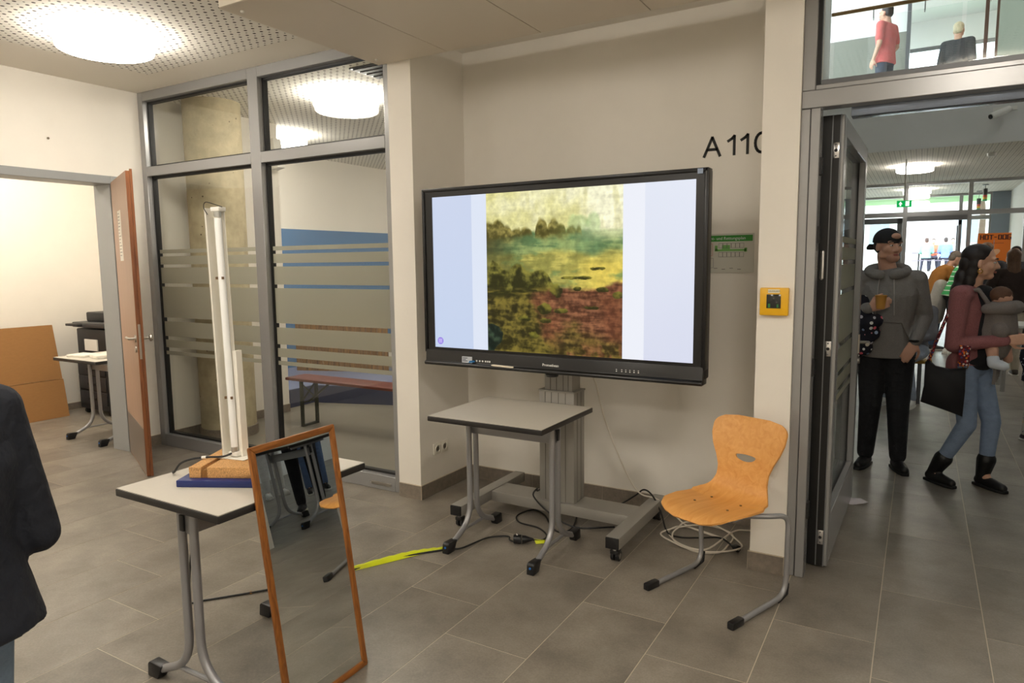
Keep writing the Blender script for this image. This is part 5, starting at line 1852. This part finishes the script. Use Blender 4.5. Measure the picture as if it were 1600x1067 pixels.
def spotted(name, base, dots, sc=22., thr=.32):
    """dark cloth strewn with round coloured motifs"""
    if name in MATS: return MATS[name]
    m = bpy.data.materials.new(name)
    m.use_nodes = True
    nt = m.node_tree
    b = nt.nodes['Principled BSDF']
    b.inputs['Roughness'].default_value = .85
    tc = nt.nodes.new('ShaderNodeTexCoord')
    v = nt.nodes.new('ShaderNodeTexVoronoi')
    v.inputs['Scale'].default_value = sc
    r = nt.nodes.new('ShaderNodeValToRGB')
    r.color_ramp.interpolation = 'CONSTANT'
    el = r.color_ramp.elements
    el[0].color = (*lin(dots[0]), 1)
    for i, d in enumerate(dots[1:]):
        q = el.new((i + 1) / len(dots) * .98)
        q.color = (*lin(d), 1)
    el[len(el) - 1].color = (*lin(dots[-1]), 1)
    lt = nt.nodes.new('ShaderNodeMath')
    lt.operation = 'LESS_THAN'
    lt.inputs[1].default_value = thr
    mx = nt.nodes.new('ShaderNodeMix')
    mx.data_type = 'RGBA'
    mx.inputs[6].default_value = (*lin(base), 1)
    L = nt.links.new
    L(tc.outputs['Object'], v.inputs['Vector'])
    sep = nt.nodes.new('ShaderNodeSeparateColor')
    L(v.outputs['Color'], sep.inputs[0])
    L(sep.outputs[0], r.inputs[0])
    L(v.outputs['Distance'], lt.inputs[0])
    L(lt.outputs[0], mx.inputs[0])
    L(r.outputs[0], mx.inputs[7])
    L(mx.outputs[2], b.inputs['Base Color'])
    MATS[name] = m
    return m


def striped(name, c0, c1, period=.06, share=.25, axis=2):
    if name in MATS: return MATS[name]
    m = bpy.data.materials.new(name)
    m.use_nodes = True
    nt = m.node_tree
    b = nt.nodes['Principled BSDF']
    b.inputs['Roughness'].default_value = .85
    tc = nt.nodes.new('ShaderNodeTexCoord')
    sp_ = nt.nodes.new('ShaderNodeSeparateXYZ')
    md_ = nt.nodes.new('ShaderNodeMath')
    md_.operation = 'FLOORED_MODULO'
    md_.inputs[1].default_value = period
    lt = nt.nodes.new('ShaderNodeMath')
    lt.operation = 'LESS_THAN'
    lt.inputs[1].default_value = period * share
    mx = nt.nodes.new('ShaderNodeMix')
    mx.data_type = 'RGBA'
    mx.inputs[6].default_value = (*lin(c0), 1)
    mx.inputs[7].default_value = (*lin(c1), 1)
    L = nt.links.new
    L(tc.outputs['Object'], sp_.inputs[0])
    L(sp_.outputs[axis], md_.inputs[0])
    L(md_.outputs[0], lt.inputs[0])
    L(lt.outputs[0], mx.inputs[0])
    L(mx.outputs[2], b.inputs['Base Color'])
    MATS[name] = m
    return m


# --- man with the cap, cup in hand (faces the camera side, head turned)
HOOD = knit('grey marl fleece', (128, 124, 120), .18, 260)
root, j, R, k = person('man in a grey hoodie and backwards black cap holding a paper cup', (-.195, 5.82, 0), PI, 1.78, dict(
    pelvis=V3(0, 0, .94), waist=V3(0, .01, 1.09), chest=V3(0, .01, 1.29), neck=V3(.015, -.005, 1.48), head=V3(.02, .035, 1.650),
    shR=V3(.175, 0, 1.405), elR=V3(.27, .03, 1.155), wrR=V3(.105, .262, 1.215), hdR=V3(-.80, .25, .28), hnR=V3(-.2, -1, 0.1), htR=1, hcR=.62,
    shL=V3(-.172, -.01, 1.405), elL=V3(-.232, -.05, 1.14), wrL=V3(-.180, .105, .965), hdL=V3(.40, .30, -.80), hnL=V3(.1, -1, -.1), hcL=.25,
    hipR=V3(.085, 0, .90), hipL=V3(-.085, 0, .90), knR=V3(.085, .03, .49), knL=V3(-.095, .04, .49), anR=V3(.105, -.03, .085), anL=V3(-.11, -.02, .085),
    toeR=V3(.25, 1, 0), toeL=V3(-.35, 1, 0), face=V3(-.62, .78, -.06)),
    topm=HOOD, pants=(26, 27, 31), shoe=(20, 20, 21), sole=(24, 24, 24), hair=(40, 30, 24), hstyle=None, voxel=.007, face=True, w=1.08, hem=.09, slim=1.12, topname='hoodie', trousername='jeans', curl=.5)
man = root
P = lambda x, y, z: j['head'] + R @ V3(x, y, z) * k
hh = MB()
hh.ball(P(0, -.040, .000), (.077 * k, .070 * k, .070 * k), R)
organic(hh, 'hair', mat('hair 40 30 24', (40, 30, 24), .6), root, .008, 3)
MB().ball(P(0, .060, -.085), (.047 * k, .042 * k, .036 * k), R).build('stubble', mat('stubble', (184, 138, 116), .8), root, smooth=True, local=True)
cp = MB()
CAPM = mat('black cap cloth', (20, 20, 23), .8)
rs = []
for i in range(9):
    a = PI / 2 * i / 8
    rr = math.cos(a)
    rs.append([P(0.086 * max(rr, .02) * math.cos(t), -.014 + .106 * max(rr, .02) * math.sin(t), .036 + .088 * math.sin(a)) for t in [2 * PI * q / 28 for q in range(28)]])
rs = [[p + R @ V3(0, 0, -.018) * k for p in rs[0]]] + rs
cp.rings(rs)
capo = cp.build('cap', CAPM, root, smooth=True, local=True, angle=70)
pk = MB()
rows = []
for i in range(6):
    y = -.105 - .075 * i / 5
    hw = .074 * math.sqrt(max(.05, 1 - (i / 5.6) ** 2))
    rows.append((y, hw, .012 - .040 * i / 5))
ring = lambda dz: [P(-hw, y, z + dz - .010) for y, hw, z in rows] + [P(0, rows[-1][0] - .008, rows[-1][2] + dz - .012)] + [P(hw, y, z + dz - .010) for y, hw, z in reversed(rows)]
pk.rings([ring(0), ring(.005)])
pk.build('peak', CAPM, capo, local=True, smooth=True)
MB().ball(P(0, .076, .066), (.036 * k, .020 * k, .024 * k), R).build('cap_opening', mat('forehead skin', (196, 150, 126), .6), capo, smooth=True, local=True)
hd = MB()
hood = [j['neck'] + V3(.12 * math.sin(t), -.005 - .10 * math.cos(t) + .02, -.012 + .028 * math.cos(t)) * k for t in [-2.75 + 5.5 * q / 14 for q in range(15)]]
hd.chain([(p, .036 * k) for p in hood])
hd.ball(j['neck'] + V3(0, -.10, -.04), (.12, .06, .08))
organic(hd, 'hood', HOOD, root, .008, 5)
for s in (-1, 1):
    MB().tube([j['neck'] + V3(s * .045, .105, -.045), j['neck'] + V3(s * .05, .138, -.12), j['neck'] + V3(s * .055, .152, -.22), j['neck'] + V3(s * .06, .150, -.33)], .0032, 6, smooth=4).build('drawstring', mat('drawstring', (168, 162, 154), .8), root, smooth=True, local=True)
pkt = MB()
for s in (-1, 1):
    pkt.tube([V3(s * .155, .112, .985), V3(s * .125, .145, 1.05), V3(s * .095, .152, 1.12)], .004, 6, smooth=4)
pkt.tube([V3(-.095, .152, 1.12), V3(0, .158, 1.125), V3(.095, .152, 1.12)], .004, 6, smooth=4)
pkt.build('pocket_seam', mat('hoodie seam', (104, 100, 96), .9), root, smooth=True, local=True)
MB().lathe([(.012, 0), (.034, .0)], (0, 0, 0), 8)
MB().tube([j['wrL'] + V3(-.032 + .0, .0, .012), j['wrL'] + V3(0, .036, .012), j['wrL'] + V3(.032, 0, .012), j['wrL'] + V3(0, -.036, .012), j['wrL'] + V3(-.032, 0, .012)], .010, 8, smooth=5).build('wristband', PLAST, root, smooth=True, local=True)
cu = MB().lathe([(.026, 0), (.0375, .092), (.0395, .094), (.0375, .097), (.034, .092), (.024, .004), (.001, .004)], (0, 0, 0), 28).build('paper_cup', mat('kraft paper cup', (196, 142, 62), .6), smooth=True)
cpos = man.matrix_world if False else None
cl_ = j['wrR'] + j['hdR'].normalized() * .078 + V3(0, .045, -.028)
cu.location = (-.195 - cl_.x, 5.82 - cl_.y, cl_.z)
tag(cu, 'yellow-brown paper cup in the hand of the man with the cap', 'cup')
fj = MB()
ff = lambda t: j['elR'].lerp(j['wrR'], t)
for x, y, z, r in ((.21, .17, 1.20, .075), (.155, .21, 1.19, .07), (.19, .20, 1.11, .075), (.12, .22, 1.12, .065), (.06, .215, 1.14, .045), (.20, .18, 1.01, .075), (.13, .20, 1.02, .068), (.08, .20, 1.05, .05), (.19, .16, .92, .06), (.13, .17, .94, .055), (.25, .12, 1.16, .07), (.25, .11, 1.04, .07), (.16, .20, 1.27, .05)):
    fj.ball(V3(x, y, z), (r * .98, r * .8, r * 1.12))
fjo = organic(fj, 'draped_jacket', spotted('floral jacket cloth', (18, 20, 34), [(222, 150, 158), (226, 226, 222), (150, 170, 200), (210, 96, 110), (200, 200, 210)], 24, .30), None, .009, 5)
fjo.location = (-.195, 5.82, 0)
fjo.rotation_euler.z = PI
tag(fjo, 'dark floral patterned jacket draped over the forearm of the man with the cap', 'jacket')

# --- woman with the baby carrier
wa = math.atan2(-.92, -.38)
MAUVE = knit('mauve knit', (150, 96, 96), .28, 220)
root, j, R, k = person('woman with long dark hair in a mauve cardigan wearing a baby carrier', (.325, 5.62, 0), wa, 1.66, dict(
    pelvis=V3(0, 0, .93), waist=V3(0, -.01, 1.09), chest=V3(0, -.02, 1.28), neck=V3(0, -.02, 1.465), head=V3(-.01, .02, 1.635),
    shR=V3(.175, -.03, 1.41), elR=V3(.215, -.04, 1.06), wrR=V3(.075, .235, 1.105), hdR=V3(-.35, .9, .12), hnR=V3(-1, -.2, 0), hcR=.35,
    shL=V3(-.175, -.03, 1.41), elL=V3(-.215, .02, 1.08), wrL=V3(-.07, .27, 1.11), hdL=V3(.3, .9, .1), hnL=V3(1, -.2, 0), hcL=.35,
    hipR=V3(.085, -.01, .90), knR=V3(.085, .03, .48), anR=V3(.075, -.165, .09), hipL=V3(-.085, .01, .90), knL=V3(-.10, .12, .49), anL=V3(-.10, .10, .085),
    toeR=V3(.45, 1, 0), toeL=V3(.45, 1, 0), face=V3(-.34, .92, -.06)),
    topm=MAUVE, pants=(128, 146, 172), shoe=(14, 14, 15), sole=(18, 18, 18), hair=(30, 20, 17), hstyle='long', voxel=.007, face=True, w=.92, hem=.02, shoetype='boot', slim=.92, topname='cardigan', trousername='jeans', skin=(212, 164, 136))
wl = Vector((.325, 5.62, 0))
P = lambda x, y, z: j['head'] + R @ V3(x, y, z) * k
hl_ = MB()
for i, (x, y, z, r) in enumerate(((0, -.085, -.02, .075), (0, -.10, -.12, .080), (.02, -.115, -.21, .078), (.03, -.125, -.30, .070), (.04, -.125, -.39, .055), (.045, -.115, -.46, .035))):
    hl_.ball(P(x, y, z), (r * 1.05, r * .62, .075), R)
organic(hl_, 'hair_length', mat('hair 30 20 17', (30, 20, 17), .5), root, .009, 6)
MB().tube([P(.082 + .004 * math.cos(t), .0 + .014 * math.sin(t), -.062 + .014 * math.cos(t)) for t in [2 * PI * q / 14 for q in range(15)]], .003, 6).build('earring', mat('gold', (214, 168, 80), .2, 1.), root, smooth=True, local=True)
ct_ = MB()
for x, y, z in ((.12, -.05, .93), (.06, -.09, .90), (-.06, -.09, .90), (-.12, -.05, .93), (.13, -.04, .84), (.06, -.10, .82), (-.06, -.10, .82), (-.12, -.05, .84)):
    ct_.ball(V3(x, y, z) * k, (.062, .045, .085))
organic(ct_, 'cardigan_tail', MAUVE, root, .009, 6)
# dark shirt front under the open cardigan
sh_ = MB()
sh_.chain([(V3(0, .045, 1.40) * k, .075), (V3(0, .075, 1.22) * k, .095), (V3(0, .075, .98) * k, .10)])
sh_.ball(V3(0, .03, .93) * k, (.145, .11, .07))
organic(sh_, 'black_shirt', mat('black jersey', (20, 20, 23), .85), root, .009, 5)
ca_ = MB()
CARR = mat('grey carrier cloth', (122, 114, 108), .9, var=.15, scale=160)
ca_.chain([(V3(0, .135, 1.04) * k, .095), (V3(0, .155, 1.16) * k, .115), (V3(0, .155, 1.28) * k, .100)])
for s in (-1, 1):
    ca_.cap(V3(s * .075, .13, 1.32) * k, V3(s * .105, .055, 1.45) * k, .018, .014)
    ca_.cap(V3(s * .105, .055, 1.45) * k, V3(s * .12, -.10, 1.40) * k, .014, .012)
ca_.cap(V3(.09, .14, 1.12) * k, V3(.155, .0, 1.02) * k, .028, .024)
carr = organic(ca_, 'baby_carrier', CARR, None, .009, 5)
carr.location = wl
carr.rotation_euler.z = wa
tag(carr, 'grey cloth baby carrier strapped to the chest of the woman', 'baby carrier')
WOFF[carr.name] = wl
cr_ = MB()
cr_.chain([(V3(-.12, .13, 1.315) * k, .034), (V3(-.06, .235, 1.325) * k, .048), (V3(.06, .235, 1.325) * k, .048), (V3(.125, .12, 1.315) * k, .036)])
organic(cr_, 'collar_roll', CARR, carr, .009, 5)
pq = MB().ball(V3(.10, .20, 1.17) * k, (.035, .055, .055)).build('side_pouch', CARR, carr, smooth=True, local=True)
st5 = []
for q in range(10):
    r_ = .040 if q % 2 == 0 else .017
    st5.append((r_ * math.sin(q * PI / 5), r_ * math.cos(q * PI / 5)))
sn = V3(.55, .83, 0).normalized()
sx_ = V3(0, 0, 1).cross(sn).normalized()
so3 = V3(.055, .240, 1.13) * k
MB().prism(st5, -.02, .006, Matrix(((sx_.x, 0, sn.x, so3.x), (sx_.y, 0, sn.y, so3.y), (0, 1, 0, so3.z), (0, 0, 0, 1)))).build('star_patch', BLACK, carr, local=True)
for q in range(4):
    MB().tube([V3(.03 + .018 * q, .17, 1.03) * k, V3(.05 + .02 * q, .19, .93) * k, V3(.045 + .022 * q, .185, .84 - .015 * q) * k], .011, 6, smooth=4, flat=.5).build('carrier_tie', CARR, carr, smooth=True, local=True)
bb_ = MB()
bb_.ball(V3(.01, .165, 1.395) * k, (.058, .066, .062))
bb_.chain([(V3(.0, .15, 1.34) * k, .04), (V3(0, .15, 1.15) * k, .075), (V3(0, .14, 1.04) * k, .07)])
bb_.chain([(V3(.05, .14, 1.05) * k, .042), (V3(.125, .17, 1.02) * k, .036), (V3(.135, .185, .95) * k, .030), (V3(.135, .225, .935) * k, .026)])
bb_.chain([(V3(-.05, .14, 1.05) * k, .042), (V3(-.125, .17, 1.02) * k, .036), (V3(-.135, .185, .95) * k, .030)])
bby = organic(bb_, 'person', mat('skin', (206, 158, 132)), None, .008, 4)
bby.location = wl
bby.rotation_euler.z = wa
tag(bby, 'baby asleep in the grey carrier on the chest of the woman', 'person')
bh = MB().ball(V3(.008, .160, 1.405) * k, (.062, .069, .062)).build('hair', mat('baby hair', (92, 60, 40), .7, var=.2, scale=60), bby, smooth=True, local=True)
MB().chain([(V3(.134, .180, .975) * k, .036), (V3(.135, .185, .945) * k, .036), (V3(.135, .245, .932) * k, .030)]).build('bootie', mat('baby bootie', (206, 212, 220), .9), bby, smooth=True, local=True)
# shoulder bag hanging at her hip
bg = empty('shoulder_bag', (.17, 5.40, .53), label='slouchy black shoulder bag with a patterned strap at the hip of the woman', cat='bag')
bm_ = MB()
op = [(.055, .885), (.075, .905), (.115, .862), (.20, .845), (.288, .858), (.292, .70), (.286, .532), (.17, .572), (.04, .612), (.055, .72)]
for i in range(3):
    pass
bm_.rings([[(.17 + (x - .17) * f, 5.415 + dy, .72 + (z - .72) * f) for x, z in op] for dy, f in ((-.05, .90), (-.035, .98), (0, 1.0), (.035, .98), (.05, .90))])
bm_.build('bag_body', mat('black bag cloth', (16, 16, 19), .7), bg, smooth=True, angle=60)
STR = spotted('strap weave', (88, 24, 34), [(228, 120, 40), (220, 200, 190), (70, 60, 110), (200, 60, 60)], 60, .45)
MB().tube([(.075, 5.40, .895), (.105, 5.41, 1.0), (.155, 5.45, 1.16), (.20, 5.50, 1.30), (.24, 5.58, 1.38)], .026, 8, smooth=5, flat=.3).build('strap', STR, bg, smooth=True)
MB().tube([(.270, 5.385, .875), (.272, 5.378, .90), (.272, 5.374, .95), (.276, 5.38, 1.01)], .034, 8, smooth=4, flat=.2).build('strap', STR, bg, smooth=True)
for x, z in ((.078, .895), (.284, .868)):
    MB().tube([(x + .014 * math.cos(t), 5.405, z + .014 * math.sin(t)) for t in [2 * PI * q / 14 for q in range(15)]], .0028, 6).build('ring', MATS['gold'], bg, smooth=True)

# --- child at the edge of the view
NAVYS = spotted('navy star fleece', (22, 26, 40), [(190, 196, 206), (160, 170, 186)], 34, .20)
LEG_ = spotted('speckled leggings', (170, 166, 156), [(90, 150, 130), (200, 150, 60), (70, 80, 110)], 40, .22)
root, j, R, k = person('small blond child in a dark star patterned jacket and speckled leggings', (.90, 7.36, 0), -2.2, 1.12, dict(head=V3(0, .02, 1.62)), topm=NAVYS, pantm=LEG_, shoe=(40, 34, 44), hair=(190, 156, 108), hstyle='long', voxel=.010, w=1.1, slim=1.05, hem=.14, face=True)

# --- visitors at the counter
BEND = dict(pelvis=V3(0, -.05, .95), waist=V3(0, 0, 1.09), chest=V3(0, .08, 1.27), neck=V3(0, .20, 1.42), head=V3(0, .30, 1.555), face=V3(0, 1, -.5),
            shR=V3(.185, .16, 1.375), shL=V3(-.185, .16, 1.375), elR=V3(.24, .22, 1.05), elL=V3(-.24, .22, 1.05), wrR=V3(.18, .42, .98), wrL=V3(-.18, .42, .98))
person('grey-haired man in an ochre brown jacket bending over the food counter', (.22, 14.0, 0), -PI / 2 + .35, 1.76, BEND, top=(164, 108, 44), pants=(64, 84, 112), shoe=(46, 46, 50), hair=(120, 108, 96), w=1.12, hem=.12, topname='jacket', trousername='jeans')
person('dark-haired visitor in a green and white striped shirt at the counter', (.50, 13.35, 0), -PI / 2 + .35, 1.84, dict(BEND), topm=striped('green striped jersey', (66, 170, 96), (222, 232, 216), .075, .22), sleeve='short', pants=(22, 22, 26), shoe=(226, 224, 218), hair=(28, 22, 20), w=.95)
o = MB()
o.chain([(V3(.30, 13.55, 1.12), .11), (V3(.27, 13.55, .85), .14), (V3(.24, 13.55, .60), .13)])
o = organic(o, 'draped_coat', mat('pale grey coat', (176, 170, 162), .9, var=.1, scale=30), None, .014, 5, local=False)
tag(o, 'pale grey coat hanging from the arm of the striped shirt visitor', 'coat')
person('short-haired brown-headed visitor behind the woman with the carrier at the counter', (.86, 12.9, 0), -.3, 1.80, None, top=(60, 58, 62), pants=(50, 54, 66), hair=(104, 76, 54))
person('dark-haired helper standing behind the counter below the orange poster', (1.42, 14.95, 0), PI - .2, 1.76, None, top=(40, 40, 46), pants=(40, 42, 50), hair=(28, 22, 20), face=True)
person('visitor in a dark brown jacket and beige trousers facing the counter', (1.05, 11.3, 0), .25, 1.68, dict(elR=V3(.25, .05, 1.15), wrR=V3(.14, .24, 1.12), elL=V3(-.30, -.02, 1.2), wrL=V3(-.2, .2, 1.15)), top=(48, 34, 28), pants=(186, 174, 154), shoe=(60, 50, 44), hair=(92, 62, 40), hstyle='long', voxel=.012, w=1.1, topname='jacket')
SIT = dict(pelvis=V3(0, 0, .61), waist=V3(0, .01, .75), chest=V3(0, .03, .92), neck=V3(0, .02, 1.09), head=V3(0, .05, 1.25),
           shR=V3(.185, .02, 1.04), shL=V3(-.185, .02, 1.04), elR=V3(.23, .10, .78), elL=V3(-.23, .10, .78), wrR=V3(.10, .30, .72), wrL=V3(-.10, .30, .72),
           hipR=V3(.09, .03, .585), hipL=V3(-.09, .03, .585), knR=V3(.10, .46, .54), knL=V3(-.12, .46, .54), anR=V3(.10, .42, .085), anL=V3(-.16, .38, .085))
person('seated visitor in pale jeans and white shoes on the hall bench', (-.04, 8.80, 0), PI - .35, 1.70, SIT, top=(120, 118, 124), pants=(158, 168, 184), shoe=(222, 220, 214), hair=(70, 50, 36), voxel=.012, trousername='jeans')
# --- visitors in the hall that the leaning mirror shows
HIPH = dict(elR=V3(.27, .02, 1.14), wrR=V3(.16, .20, .98))
person('man in black trousers and dark sneakers standing past the mirrored school table', (1.78, 5.12, 0), 2.4, 1.80, HIPH, top=(70, 74, 82), pants=(24, 24, 28), shoe=(24, 24, 26), sole=(206, 198, 176), hair=(52, 38, 28), voxel=.012)
person('visitor in blue jeans and black sneakers behind the man in black trousers', (2.75, 6.15, 0), 2.2, 1.68, None, top=(150, 120, 120), pants=(84, 104, 138), shoe=(30, 28, 30), hair=(70, 46, 30), hstyle='bob', trousername='jeans')
person('visitor in white trousers standing deeper in the hall near the right wall', (3.7, 6.3, 0), 2.0, 1.70, None, top=(120, 140, 130), pants=(214, 210, 204), shoe=(220, 216, 210), hair=(110, 80, 52))
# --- visitors up on the gallery
person('man in a salmon red short-sleeved shirt up on the gallery', (-.66, 13.0, 3.84), 1.1, 1.74, dict(elR=V3(.25, -.04, 1.14), wrR=V3(.20, .12, .96)), top=(206, 96, 92), sleeve='short', pants=(54, 62, 80), hair=(44, 36, 32), w=1.12, hem=.10, voxel=.011, topname='shirt', face=True)
person('blond visitor in a dark top seen from behind on the gallery', (.37, 15.0, 3.84), -.25, 1.86, None, top=(44, 48, 54), pants=(50, 54, 62), hair=(206, 190, 156), w=1.1, topname='pullover')
# --- visitors in the yard
for (x, y, rz, tc, lb, hc) in ((.15, 32.25, 0, (130, 184, 160), 'yard visitor in a green top on the porch side bench', (70, 50, 40)), (.80, 32.25, .1, (110, 130, 186), 'yard visitor in a blue top on the porch side bench', (50, 40, 34)),
                               (.40, 33.85, PI, (200, 110, 80), 'yard visitor in an orange top on the far bench', (60, 44, 34)), (1.08, 33.85, PI, (226, 220, 222), 'yard visitor in a white top on the far bench', (36, 30, 28))):
    person(lb, (x, y, 1.03), rz, 1.72, SIT, top=tc, pants=(70, 70, 84), hair=hc, voxel=.022, nohands=True)
# --- person at the left edge, close to the camera
NAVJ = mat('navy jacket cloth', (17, 22, 34), .8, var=.12, scale=10, bump=.7, bscale=9, bdist=.04)
root, j, R, k = person('person in a dark navy jacket and jeans standing beside the table with the mirror', (-1.872, .60, 0), 1.70, 1.54, dict(
    elR=V3(.245, -.055, 1.06), wrR=V3(.20, .17, 1.0), elL=V3(-.245, -.055, 1.06), wrL=V3(-.20, .17, 1.0), pelvis=V3(0, -.03, .95)), topm=NAVJ, pants=(104, 122, 142), hair=(60, 44, 34), voxel=.010, w=1.30, hem=.12, topname='jacket', trousername='jeans')

finalize()
